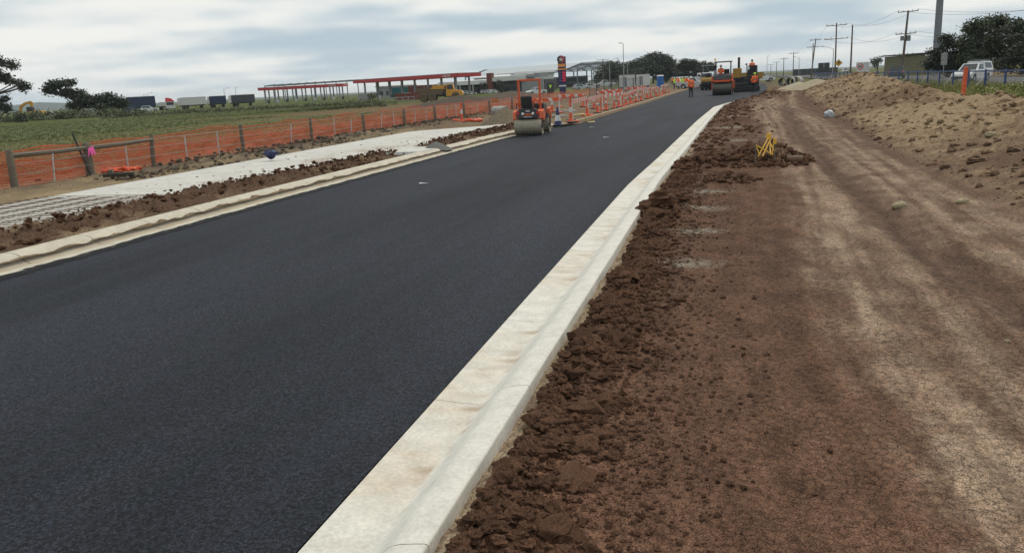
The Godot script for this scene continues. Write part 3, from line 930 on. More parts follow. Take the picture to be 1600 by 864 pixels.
func tree(label: String, at: Vector3, trunk: Array, blobs: Array, leaf := 0.3, per := 90, c0 := Color(0.018, 0.026, 0.013), c1 := Color(0.05, 0.065, 0.028), group := "", called := "tree") -> Node3D:
	var t := thing(called, label, "bush" if called == "bush" else "tree", at, 0.0, group)
	var st := S()
	var pts: Array = trunk[0]
	var rr := []
	for i in pts.size(): rr.append(trunk[1] * (1.0 - 0.6 * i / pts.size()))
	hose(st, pts, rr, 7)
	for b in blobs:
		var k: int = mini(pts.size() - 1, 1 + int(pts.size() * 0.4))
		var best: Vector3 = pts[k]
		for p in pts:
			if p.y < b[0].y and p.distance_to(b[0]) < best.distance_to(b[0]): best = p
		hose(st, [best, best.lerp(b[0], 0.5) + Vector3.DOWN * 0.1, b[0] + Vector3.UP * b[1].y * 0.3], [trunk[1] * 0.28, trunk[1] * 0.18, trunk[1] * 0.06], 5)
	obj(st, "trunk", M.bark, t)
	st = S()
	crown(st, blobs, per, leaf, c0, c1)
	obj(st, "crown", M.leaf, t)
	return t
func sub(a: Array, n: int, s: float) -> Array:      # split each mass of a crown into smaller, uneven ones
	var l := []
	for b in a:
		for k in n:
			var d := Vector3(rng.randfn(), rng.randfn() * 0.7, rng.randfn()).normalized() * rng.randf_range(0.45, 0.95)
			l.append([b[0] + d * b[1], b[1] * s * rng.randf_range(0.7, 1.25)])
	return l

func plants() -> void:
	# wind-bent pine clump at the far end of the paddock
	var d := 205.0
	var u := d / FOCAL                # metres per pixel there
	var at := col(140, d, -0.1)
	var right := Vector3(cos(0.62), 0, -sin(0.62)).normalized()
	right = (col(160, d) - col(140, d)).normalized()
	var px := func(x: float, y: float) -> Vector3: return right * (x - 140.0) * u + Vector3.UP * (high(x, y, d) + 0.1)
	var bl := []
	for q in [[103, 131, 11, 4], [118, 129, 8, 3.5], [95, 141, 9, 4], [112, 144, 12, 4.5], [128, 146, 9, 4.5], [140, 153, 12, 5], [152, 156, 12, 6], [168, 152, 9, 5], [178, 160, 8, 5], [125, 165, 13, 5], [150, 166, 16, 5], [172, 165, 11, 5]]:
		bl.append([px.call(q[0], q[1]) + right.cross(Vector3.UP) * rng.randfn() * 0.6, Vector3(q[2], q[3], q[2] * 0.8) * u])
	tree("dark wind bent pine spreading low at the paddock's far edge", at, [[Vector3.ZERO, px.call(133, 163), px.call(120, 155), px.call(110, 145), px.call(106, 135)], 0.35], sub(bl, 5, 0.5) + bl, 0.3, 420)
	at = col(-12, 190, -0.1)
	d = 190.0
	u = d / FOCAL
	right = (col(20, d) - col(0, d)).normalized()
	var px2 := func(x: float, y: float) -> Vector3: return right * (x + 12.0) * u + Vector3.UP * (high(x, y, d) + 0.1)
	bl = []
	for q in [[-20, 88, 18, 6], [2, 92, 11, 4.5], [14, 100, 9, 3.5], [20, 104, 6, 3], [-18, 110, 20, 6], [5, 121, 12, 5], [15, 127, 8, 4], [29, 135, 7, 4.5], [25, 131, 6, 3], [-8, 150, 12, 5], [3, 154, 7, 3.5], [3, 168, 8, 5], [-15, 165, 14, 6], [-25, 130, 16, 8]]:
		bl.append([px2.call(q[0], q[1]) + right.cross(Vector3.UP) * rng.randfn() * 0.8, Vector3(q[2], q[3], q[2] * 0.8) * u])
	tree("tall layered pine with flat dark boughs and open sky between", at, [[Vector3.ZERO, px2.call(-14, 150), px2.call(-12, 125), px2.call(-10, 100), px2.call(-10, 85)], 0.45], sub(bl, 4, 0.5), 0.3, 480)
	# gum trees beside the tower
	d = 118.0
	u = d / FOCAL
	at = col(1545, d, 0.1)
	right = (col(1560, d) - col(1540, d)).normalized()
	var px3 := func(x: float, y: float) -> Vector3: return right * (x - 1545.0) * u + Vector3.UP * high(x, y, d)
	bl = []
	for q in [[1530, 43, 17, 13], [1550, 37, 18, 12], [1575, 48, 16, 12], [1520, 68, 12, 14], [1545, 68, 22, 16], [1580, 66, 18, 13], [1593, 58, 8, 8], [1530, 92, 18, 10], [1560, 90, 20, 10]]:
		bl.append([px3.call(q[0], q[1]) + right.cross(Vector3.UP) * rng.randfn() * 1.0, Vector3(q[2], q[3], q[2] * 0.8) * u])
	tree("large bushy gum tree behind the white utility with canopy", at, [[Vector3.ZERO, px3.call(1548, 90), px3.call(1545, 70), px3.call(1548, 50)], 0.28], sub(bl, 5, 0.5) + bl, 0.18, 700, Color(0.032, 0.044, 0.021), Color(0.085, 0.105, 0.05))
	bl = []
	for q in [[1478, 62, 8, 7], [1482, 72, 9, 6], [1470, 85, 11, 10], [1490, 90, 14, 10], [1466, 100, 12, 8], [1508, 95, 12, 10], [1500, 72, 5, 8], [1485, 104, 16, 7]]:
		bl.append([px3.call(q[0], q[1]) - px3.call(1483, horizon(1483)) + Vector3.UP * 1.8, Vector3(q[2], q[3], q[2] * 0.8) * u])
	tree("smaller dark tree at the foot of the phone tower", col(1483, d, 0.1), [[Vector3.ZERO, Vector3(0, 1.8, 0), Vector3(-0.3, 4, 0)], 0.18], sub(bl, 5, 0.5) + bl, 0.18, 700, Color(0.02, 0.027, 0.014), Color(0.05, 0.06, 0.03))
	bl = []
	for q in [[1592, 85, 14, 10], [1610, 75, 16, 12], [1585, 100, 14, 9], [1610, 98, 16, 10]]:
		bl.append([px3.call(q[0], q[1]) - px3.call(1600, horizon(1600)) + Vector3.UP * 1.8, Vector3(q[2], q[3], q[2] * 0.8) * u])
	tree("low dark tree right of the big gum by the road", col(1600, d - 4, 0.1), [[Vector3.ZERO, Vector3(0, 1.6, 0), Vector3(0.2, 3, 0)], 0.18], sub(bl, 5, 0.5) + bl, 0.18, 600)
	tree("small round tree left of the olive shed", col(1372, 190, 0), [[Vector3.ZERO, Vector3(0, 1.5, 0), Vector3(0.2, 2.6, 0)], 0.15], sub([[Vector3(0, 3.0, 0), Vector3(1.4, 0.9, 1.2)], [Vector3(0.4, 3.5, 0.2), Vector3(1.1, 0.7, 1.0)], [Vector3(-0.7, 2.5, 0), Vector3(0.8, 0.7, 0.8)]], 5, 0.5), 0.2, 220, Color(0.03, 0.04, 0.022), Color(0.08, 0.09, 0.045))
	# the tree belt behind the paving gang
	var kinds := []
	for k in 3:
		var b := []
		for i in 7: b.append([Vector3(rng.randfn() * 3.2, rng.randf_range(3.0, 8.5), rng.randfn() * 2.0), Vector3(rng.randf_range(1.8, 3.2), rng.randf_range(1.2, 2.2), 2.0)])
		kinds.append(tree("broad dark gum in the tree belt past the paving gang", Vector3.ZERO, [[Vector3.ZERO, Vector3(0, 2.5, 0), Vector3(0.3, 5, 0), Vector3(0.2, 7, 0)], 0.35], sub(b, 3, 0.6) + b, 0.42, 130, Color(0.02, 0.028, 0.016), Color(0.045, 0.058, 0.03), "trees in the belt past the paving gang"))
	var spots := [[962, 300, 1.0], [981, 340, 0.9], [995, 320, 0.95], [1010, 310, 1.05], [1021, 330, 1.15], [1034, 315, 1.05], [1052, 360, 0.9], [1078, 330, 0.85], [1090, 380, 0.8], [1066, 400, 0.8], [1105, 420, 0.8], [1042, 340, 0.8]]
	for i in spots.size():
		var s: Array = spots[i]
		var p := col(s[0], s[1], -0.2)
		if i < 3:
			kinds[i].position = p
			kinds[i].scale = Vector3.ONE * s[2]
		else: copy(kinds[i % 3], "", p, rng.randf() * TAU, s[2])
	tree("bushy dark tree behind the power pole left of the belt", col(943, 290, -0.2), [[Vector3.ZERO, Vector3(0, 3, 0), Vector3(0, 5, 0)], 0.25], sub([[Vector3(0, 5, 0), Vector3(2.4, 2.0, 2)], [Vector3(2.2, 7.4, 0), Vector3(1.5, 1.0, 1.5)], [Vector3(-1.6, 3.0, 0), Vector3(2.0, 1.5, 2)]], 4, 0.5), 0.35, 100)
	for q in [[755, 240, "clipped dark tree before the shop's white awning"], [782, 236, "rounded dark tree beside the shop's brick pier"]]:
		tree(q[2], col(q[0], q[1], -0.4), [[Vector3.ZERO, Vector3(0, 1.2, 0), Vector3(0, 2.5, 0)], 0.12], sub([[Vector3(0, 2.3, 0), Vector3(1.3, 1.3, 1.2)], [Vector3(0, 3.3, 0), Vector3(0.9, 0.8, 0.9)]], 5, 0.5), 0.22, 180, Color(0.014, 0.022, 0.014), Color(0.03, 0.042, 0.022))
	# scrub along the far edge of the paddock
	var scrub := []
	for k in 3:
		var b := []
		for i in 6: b.append([Vector3(rng.randfn() * 2.6, rng.randf_range(0.3, 0.9), rng.randfn() * 0.8), Vector3(rng.randf_range(0.9, 1.7), rng.randf_range(0.5, 0.9), 1.0)])
		scrub.append(tree("low scrub bush in the hedge line edging the paddock", Vector3.ZERO, [[Vector3.ZERO, Vector3(0, 0.3, 0), Vector3(0, 0.6, 0)], 0.06], b, 0.22, 150, Color(0.06, 0.078, 0.034), Color(0.13, 0.145, 0.062), "scrub edging the paddock", "bush"))
	for i in 46:
		var p := col(182.0 + i * 9.2 + rng.randfn() * 3.0, rng.randf_range(150, 178) - i * 0.4, -0.35)
		if i < 3: scrub[i].position = p
		else: copy(scrub[i % 3], "", p, rng.randfn() * 0.3 + 0.5, rng.randf_range(0.45, 0.8))
	for i in 9:
		copy(scrub[i % 3], "dark bush on the boundary below the pines", col(-10.0 + i * 22.0 + rng.randfn() * 5.0, 178, -0.2), rng.randf(), rng.randf_range(0.9, 1.4)).set_meta("group", "dark bushes below the pines")
	tree("tall dark shrub just left of the yellow excavator", col(30, 165, -0.1), [[Vector3.ZERO, Vector3(0, 0.8, 0), Vector3(0, 1.4, 0)], 0.08], sub([[Vector3(0, 1.0, 0), Vector3(1.1, 1.0, 1)]], 6, 0.5), 0.2, 250, Color(0.02, 0.03, 0.014), Color(0.05, 0.065, 0.03), "", "bush")
	# weeds by the blue fence
	var wd := tree("yellow green flowering weed clump before the blue fence", gp(1562, 152, 0.1), [[Vector3.ZERO, Vector3(0, 0.15, 0), Vector3(0, 0.3, 0)], 0.02], sub([[Vector3(0, 0.35, 0), Vector3(1.0, 0.35, 0.7)], [Vector3(0.9, 0.25, -0.5), Vector3(0.8, 0.25, 0.6)]], 6, 0.5), 0.09, 1300, Color(0.07, 0.1, 0.02), Color(0.3, 0.3, 0.05), "weed clumps before the blue fence", "bush")
	for i in 8: copy(wd, "", Vector3(rng.randf_range(10.8, 14.2), 0.1, rng.randf_range(-60, -37)), rng.randf() * TAU, rng.randf_range(0.5, 0.95))

# ------------------------------------------------------------------ the left side: fence, netting, litter
func left_side() -> void:
	var fence := thing("farm_fence", "old timber post and wire fence with a round top rail at one end", "fence", Vector3(-16.3, 0.08, -26))
	var fx := -16.3
	var base := Vector3(-16.3, 0.08, -26)
	var posts := [[17, 270, 0.95, 0.085], [137, 250, 0.92, 0.11], [236, 241, 0.95, 0.065], [379, 226, 0.98, 0.065], [486, 207, 0.95, 0.06], [569, 197, 0.92, 0.06], [632, 186, 0.92, 0.075], [680, 178, 0.9, 0.075], [725, 172, 0.9, 0.075], [765, 166, 0.9, 0.075], [800, 161, 0.9, 0.075]]
	var tops := []
	for i in posts.size():
		var q: Array = posts[i]
		var p := on_x(q[0], q[1], fx)
		p.y = 0.0
		var st := S()
		var lean := Vector3(rng.randfn() * 0.03, q[2], rng.randfn() * 0.03)
		hose(st, [p - base + Vector3(0, -0.25, 0), p - base + lean * 0.5 + Vector3.UP * 0.08, p - base + lean * 0.97 + Vector3.UP * 0.08, p - base + lean + Vector3.UP * 0.08], [q[3] * 1.05, q[3], q[3] * 0.97, q[3] * 0.85], 10)
		obj(st, "post", M.old_timber, fence)
		tops.append(p - base + lean + Vector3.UP * 0.08)
	for i in 2:
		var st := S()
		hose(st, [tops[i] + Vector3(0.02, -0.14, 0), tops[i].lerp(tops[i + 1], 0.5) + Vector3(0.02, -0.15, 0), tops[i + 1] + Vector3(0.02, -0.13, 0)], [0.06, 0.055, 0.05], 9)
		obj(st, "rail", M.old_timber, fence)
	for q in [[78, 262], [196, 245], [290, 236], [340, 230], [453, 214], [522, 205], [548, 201], [594, 193], [616, 190], [648, 184], [665, 181], [699, 176], [712, 174], [745, 169], [782, 164]]:
		var p := on_x(q[0], q[1], fx)
		var st := S()
		var b := Vector3(p.x, 0.0, p.z) - base
		bar(st, b + Vector3.DOWN * 0.2, b + Vector3(rng.randfn() * 0.04, 0.8 + rng.randf() * 0.12, rng.randfn() * 0.04), 0.035, 0.03)
		obj(st, "picket", M.white_picket, fence)
	for h in [0.3, 0.55, 0.78]:
		var st := S()
		var l := []
		for t in tops: l.append(Vector3(t.x + 0.08, h + 0.05, t.z))
		hose(st, l, 0.006, 4)
		obj(st, "wire", M.wire, fence)
	var st2 := S()
	bar(st2, tops[1] + Vector3(0.1, -0.9, 0.1), tops[1] + Vector3(-0.05, 0.28, 0.35), 0.03, 0.045)
	tag(obj(st2, "steel_picket", M.charcoal), "dark steel picket leaning on the thick fence post", "picket").position = base
	st2 = S()
	for k in 3:
		var o: Vector3 = tops[1] + Vector3(0.13, -0.1 - 0.02 * k, -0.03 + 0.05 * k)
		hull8(st2, [o + Vector3(0, 0, -0.04), o + Vector3(0.02, 0, -0.04), o + Vector3(0.02, 0, 0.03), o + Vector3(0, 0, 0.03)], [o + Vector3(0.01, -0.22 + 0.05 * k, -0.08 + 0.05 * k), o + Vector3(0.03, -0.2 + 0.05 * k, -0.08 + 0.05 * k), o + Vector3(0.03, -0.22, -0.02 + 0.05 * k), o + Vector3(0.01, -0.22, -0.02 + 0.05 * k)])
	tag(obj(st2, "ribbon", M.pink), "bright pink ribbon tied to the thick fence post", "ribbon").position = base
	# two runs of orange safety netting
	netting(-16.45, 0.68, -8.0, -66.0, "slack orange safety netting tied along the timber fence", 0.052, 0.0)
	netting(-17.6, 0.92, -6.0, -128.0, "taller orange safety netting standing behind the timber fence", 0.056, 3.0)
	# litter
	var p := gp(424, 246, 0.25)
	var o := put(lump(501, 0.6, 18, 12), "plastic_bag", M.navy)
	o.position = p + Vector3.UP * 0.1
	o.scale = Vector3(0.16, 0.1, 0.13)
	o.rotation = Vector3(0.2, 0.5, 0.3)
	tag(o, "crumpled dark blue bag on the spoil by the fence", "bag")
	p = gp(185, 276, 0.14)
	var t := thing("timber_offcut", "dark timber offcut lying in front of the fence", "timber", p)
	var st := S()
	box(st, Vector3(0.0, 0.05, 0), Vector3(0.75, 0.09, 0.14), Basis(Vector3.UP, 0.35))
	obj(st, "plank", M.dark_timber, t)
	st = S()
	box(st, Vector3(-0.25, 0.14, -0.02), Vector3(0.12, 0.1, 0.16), Basis(Vector3.UP, 0.5))
	obj(st, "block", M.old_timber, t)
	for q in [[175, 270, 0.34, "crumpled orange plastic scrap beside the dark timber offcut"], [200, 268, 0.22, "small folded orange plastic scrap near the timber offcut"], [212, 267, 0.16, "tiny orange plastic scrap right of the timber offcut"]]:
		var s := put(lump(int(q[0]), 0.5, 14, 8), "plastic_scrap", M.plastic_orange)
		s.position = gp(q[0], q[1], 0.12) + Vector3.UP * 0.05
		s.scale = Vector3(q[2], 0.08, q[2] * 0.6)
		tag(s, q[3], "plastic")
	# reinforcing mesh on the path
	t = thing("reinforcing_mesh", "rusty steel reinforcing mesh laid flat on the pale footpath", "mesh", Vector3(-11.7, 0.165, -9.0))
	st = S()
	for i in 19: tube(st, Vector3(-1.7 + i * 0.19, 0.012, 4.0), Vector3(-1.7 + i * 0.19, 0.012 + 0.02 * sin(i * 2.1), -4.2 + 0.05 * sin(i * 5.0)), 0.0045, 0.0045, 4)
	obj(st, "long_bars", M.rust, t)
	st = S()
	for i in 40: tube(st, Vector3(-1.75, 0.026, 3.95 - i * 0.21), Vector3(1.8, 0.026, 3.95 - i * 0.21), 0.0045, 0.0045, 4)
	obj(st, "cross_bars", M.rust, t)
	# grey crushed rock at the crossing, heap of gravel by the roller
	var hp := func(called: String, at: Vector3, r: float, h: float, c: Color, label: String, cat := "heap") -> void:
		var us := steps(0, 1, 0.05, 1.0)
		var vs := PackedFloat32Array()
		for i in 37: vs.append(i / 36.0 * TAU)
		var mesh := sheet(us, vs, func(a, b):
			var rr: float = a * r * (1.0 + 0.15 * noise_l.get_noise_2d(cos(b) * 20.0 + at.x, sin(b) * 20.0))
			return Vector3(cos(b) * rr, h * maxf(0.0, 1.0 - pow(a, 1.1)) + 0.05 * h * noise_b.get_noise_2d(cos(b) * rr + at.x, sin(b) * rr + at.z) - 0.05 * a, sin(b) * rr), func(q, _u, _v): return c * (1.0 + 0.2 * noise_b.get_noise_2d(q.x * 2.0, q.z * 2.0)))
		var hm := put(mesh, called, M.soil)
		hm.position = at
		tag(hm, label, cat)
	hp.call("gravel_heap", gp(677, 232, 0.12) + Vector3(0.1, 0, 0), 0.5, 0.22, Color(0.17, 0.17, 0.165), "small grey heap of crushed rock at the kerb crossing")
	hp.call("gravel_heap", gp(792, 196, 0.1) + Vector3(-0.4, -0.02, -1.2), 1.25, 0.85, Color(0.2, 0.165, 0.115), "steep fawn gravel heap beside the orange roller")
	hp.call("soil_heap", col(720, 118, -0.35), 8.0, 1.3, Color(0.1, 0.078, 0.06), "long low dark soil heap in front of the service station")
	hp.call("soil_heap", col(800, 120, -0.35), 9.0, 1.5, Color(0.12, 0.095, 0.075), "wide grey brown soil heap seen through the roller's frame")
	hp.call("soil_heap", col(890, 100, -0.1), 4.0, 0.6, Color(0.12, 0.07, 0.05), "low reddish soil heap near the price sign")
	hp.call("sand_heap", col(1249, 94, 0.0), 2.4, 0.75, Color(0.46, 0.4, 0.29), "pale sand heap between the dirt track and the drainage pipes")
	hp.call("sand_heap", col(1277, 86, 0.1), 3.2, 0.95, Color(0.4, 0.34, 0.24), "fawn sand heap running into the tan mound")
	# concrete pipe behind the gravel heap
	var pp := gp(782, 179, 0.12)
	pipe(pp + Vector3(0, 0.24, 0), 0.3, 0.24, 1.1, 1.1, "short grey concrete pipe lying behind the fawn gravel heap")
	# rusty bucket
	t = thing("steel_skip", "open rusty steel box standing on the bare paddock", "skip", col(772, 95, -0.05), 0.3)
	st = S()
	box(st, Vector3(0, 0.05, 0), Vector3(0.8, 0.06, 0.7))
	obj(st, "floor_plate", M.rust, t)
	for s in [[Vector3(-0.4, 0.35, 0), Vector3(0.04, 0.62, 0.7)], [Vector3(0.4, 0.35, 0), Vector3(0.04, 0.62, 0.7)], [Vector3(0, 0.35, -0.34), Vector3(0.76, 0.62, 0.04)]]:
		st = S()
		box(st, s[0], s[1])
		obj(st, "side_plate", M.dirty_yellow, t)
func netting(x: float, h: float, z0: float, z1: float, label: String, pitch: float, ph: float) -> void:
	var st := S()
	var at := func(z: float, k: float) -> Vector3:
		var sag := 0.16 * noise_l.get_noise_2d(z * 7.0, ph * 30.0) - 0.1 * absf(sin(z * 0.62 + ph)) + 0.05 * noise_b.get_noise_2d(z * 0.12, ph)
		var y := 0.06 + (h + sag) * k
		return Vector3(x + (0.12 * noise_l.get_noise_2d(z * 8.0 + 90.0, k * 20.0 + ph) + 0.05 * sin(z * 1.4)) * (1.0 - 0.5 * k) - 0.9 * ss(-70.0, -120.0, z), y, z)
	var n := 11
	var z := z0
	var p := pitch
	while z > z1:
		var w := 0.008 * p / pitch
		for k in 4:
			var a: Vector3 = at.call(z, k / 4.0)
			var b: Vector3 = at.call(z + 0.02 * sin(z * 9.0), (k + 1) / 4.0)
			quad(st, a, a + Vector3(0, 0, -w * 2.0), b + Vector3(0, 0, -w * 2.0), b)
		z -= p
		if z < -50.0: p = pitch * 1.8
	for k in n + 1:
		z = z0
		while z > z1:
			var e := maxf(z - 0.9, z1)
			var w := 0.015 if k < n else 0.028
			var a: Vector3 = at.call(z, float(k) / n)
			var b: Vector3 = at.call(e, float(k) / n)
			quad(st, a, b, b + Vector3.UP * w, a + Vector3.UP * w)
			z = e
	tag(obj(st, "safety_netting", M.net), label, "netting")
func pipe(at: Vector3, ro: float, ri: float, l: float, turn: float, label: String, m: Material = null, group := "") -> void:
	var st := S()
	var xf := Transform3D(Basis(Vector3.UP, turn) * Basis(Vector3.RIGHT, PI / 2), Vector3.ZERO)
	lathe(st, [[ri, -l / 2], [ro * 0.98, -l / 2], [ro, -l / 2 + 0.03], [ro, l / 2 - 0.03], [ro * 0.98, l / 2], [ri, l / 2], [ri, -l / 2]], xf, 24)
	var o := obj(st, "pipe", M.concrete_plain if m == null else m)
	o.position = at
	tag(o, label, "pipe", group)

# ------------------------------------------------------------------ machines
func drum(parent: Node3D, at: Vector3, r: float, w: float, m: Material) -> void:
	var st := S()
	var xf := Transform3D(Basis(Vector3.FORWARD, PI / 2), at)
	lathe(st, [[r * 0.5, -w / 2 + 0.1], [r * 0.93, -w / 2 + 0.06], [r * 0.95, -w / 2], [r, -w / 2 + 0.02], [r, w / 2 - 0.02], [r * 0.95, w / 2], [r * 0.93, w / 2 - 0.06], [r * 0.5, w / 2 - 0.1], [0.0, w / 2 - 0.1]], xf, 36)
	lathe(st, [[0.0, -w / 2 + 0.1], [r * 0.5, -w / 2 + 0.1]], xf, 36)
	var d := obj(st, "drum", m, parent)
	st = S()
	for s in [-1, 1]: tube(st, at + Vector3(s * (w / 2 - 0.1), 0, 0), at + Vector3(s * (w / 2 + 0.02), 0, 0), r * 0.22, r * 0.18, 12)
	obj(st, "hub", M.charcoal, d)
func small_roller() -> void:       # a ride-on tandem roller, its driver's end towards us
	var t := thing("road_roller", "small orange tandem roller with steel drums and bare roll bar", "roller", gp(824, 213, 0.02) + Vector3(0, 0.03, -0.35), 0.05)
	t.scale = Vector3(0.88, 0.77, 0.76)
	drum(t, Vector3(0, 0.4, 0), 0.4, 1.18, M.steel)
	drum(t, Vector3(0.05, 0.4, -1.95), 0.4, 1.18, M.steel)
	var st := S()
	for s in [-1, 1]:                               # rear yoke
		box(st, Vector3(s * 0.63, 0.84, -0.1), Vector3(0.07, 0.34, 0.34), Basis(), 0.02)
	box(st, Vector3(0, 0.99, -0.32), Vector3(1.2, 0.12, 0.62), Basis(), 0.03)
	obj(st, "rear_frame", M.orange, t)
	st = S()
	for s in [-1, 1]:
		prism(st, [[-0.34, 0.8], [0.36, 0.8], [0.3, 1.12], [0.05, 1.22], [-0.25, 1.12]], -0.13, 0.13, Transform3D(Basis(Vector3.UP, PI / 2), Vector3(s * 0.53, 0, -0.15)))
	obj(st, "mudguard", M.orange, t)
	st = S()
	prism(st, [[-0.5, 0.8], [0.5, 0.8], [0.47, 1.15], [0.3, 1.28], [-0.3, 1.28], [-0.47, 1.15]], -0.02, 0.28, Transform3D(Basis(), Vector3(-0.02, 0, -0.1)))
	box(st, Vector3(0, 0.86, 0.22), Vector3(0.86, 0.1, 0.12))
	var cow := obj(st, "rear_cowl", M.charcoal, t)
	st = S()
	box(st, Vector3(0, 0.985, 0.187), Vector3(0.3, 0.08, 0.02))
	obj(st, "badge_plate", M.orange, cow)
	st = S()
	box(st, Vector3(0, 0.88, 0.286), Vector3(0.36, 0.03, 0.008), Basis(), 0.001)
	obj(st, "maker_strip", M.white, cow)
	st = S()
	box(st, Vector3(0.0, 1.15, 0.187), Vector3(0.16, 0.07, 0.014))
	obj(st, "number_plate", M.white, cow)
	for s in [-1, 1]:
		st = S()
		lathe(st, [[0.0, 0.0], [0.062, 0.0], [0.066, 0.02], [0.055, 0.05], [0.0, 0.058]], Transform3D(Basis(Vector3.RIGHT, PI / 2), Vector3(s * 0.22, 1.03, 0.17)), 14)
		obj(st, "work_lamp", M.lamp_clear, t)
		st = S()
		box(st, Vector3(s * 0.42, 1.06, 0.19), Vector3(0.08, 0.14, 0.03))
		obj(st, "tail_lamp", M.lamp_red, t)
	st = S()
	box(st, Vector3(-0.08, 1.36, -0.28), Vector3(0.5, 0.12, 0.5), Basis(), 0.04)
	box(st, Vector3(-0.08, 1.62, -0.04), Vector3(0.5, 0.5, 0.1), Basis(Vector3.RIGHT, 0.12), 0.05)
	obj(st, "seat", M.black, t)
	st = S()
	for s in [-1, 1]:
		bar(st, Vector3(s * 0.46 - 0.02, 1.0, -0.6), Vector3(s * 0.46 - 0.02, 2.62, -0.55), 0.1, 0.09)
		box(st, Vector3(s * 0.46 - 0.02, 1.5, -0.57), Vector3(0.15, 0.16, 0.15))
	bar(st, Vector3(-0.53, 2.62, -0.55), Vector3(0.49, 2.62, -0.55), 0.09, 0.1)
	obj(st, "roll_bar", M.orange, t)
	st = S()
	tube(st, Vector3(0.1, 1.2, -0.95), Vector3(0.1, 1.62, -0.72), 0.03, 0.025, 8)
	var ax := Transform3D(Basis(Vector3.RIGHT, 0.5), Vector3(0.1, 1.64, -0.7))
	for i in 18: tube(st, ax * Vector3(cos(TAU * i / 18) * 0.2, 0, sin(TAU * i / 18) * 0.2), ax * Vector3(cos(TAU * (i + 1) / 18) * 0.2, 0, sin(TAU * (i + 1) / 18) * 0.2), 0.016, 0.016, 6)
	for i in 3: tube(st, ax * Vector3.ZERO, ax * Vector3(cos(TAU * i / 3) * 0.2, 0, sin(TAU * i / 3) * 0.2), 0.012, 0.012, 5)
	obj(st, "steering_wheel", M.orange, t)
	st = S()
	box(st, Vector3(0.05, 1.25, -0.95), Vector3(0.72, 0.36, 0.14), Basis(Vector3.RIGHT, -0.3))
	obj(st, "dashboard", M.black, t)
	st = S()
	prism(st, [[-0.95, 0.75], [-2.5, 0.75], [-2.6, 0.95], [-2.45, 1.12], [-1.5, 1.42], [-0.98, 1.48]], -0.48, 0.48, Transform3D(Basis(Vector3.UP, -PI / 2), Vector3(0.05, 0, 0)))
	var hood := obj(st, "engine_hood", M.charcoal, t)
	st = S()
	for k in 4: box(st, Vector3(0.537, 1.02 + 0.05 * k, -1.6), Vector3(0.012, 0.02, 0.4), Basis(), 0.002)
	obj(st, "vent_slats", M.grey_steel, hood)
	st = S()
	for s in [-1, 1]:
		box(st, Vector3(0.05 + s * 0.63, 0.88, -1.95), Vector3(0.07, 0.3, 0.3), Basis(), 0.02)
		prism(st, [[-0.3, 0.95], [0.34, 0.95], [0.3, 1.12], [0.1, 1.25], [-0.2, 1.18]], -0.11, 0.11, Transform3D(Basis(Vector3.UP, PI / 2), Vector3(0.05 + s * 0.53, 0, -1.95)))
	box(st, Vector3(0.05, 0.8, -1.2), Vector3(0.4, 0.3, 0.8))
	obj(st, "front_frame", M.orange, t)
	st = S()
	tube(st, Vector3(-0.56, 0.85, -0.2), Vector3(-0.56, 1.5, -0.35), 0.02, 0.02, 6)
	tube(st, Vector3(-0.56, 1.5, -0.35), Vector3(-0.5, 1.5, -0.8), 0.02, 0.02, 6)
	obj(st, "handrail", M.black, t)
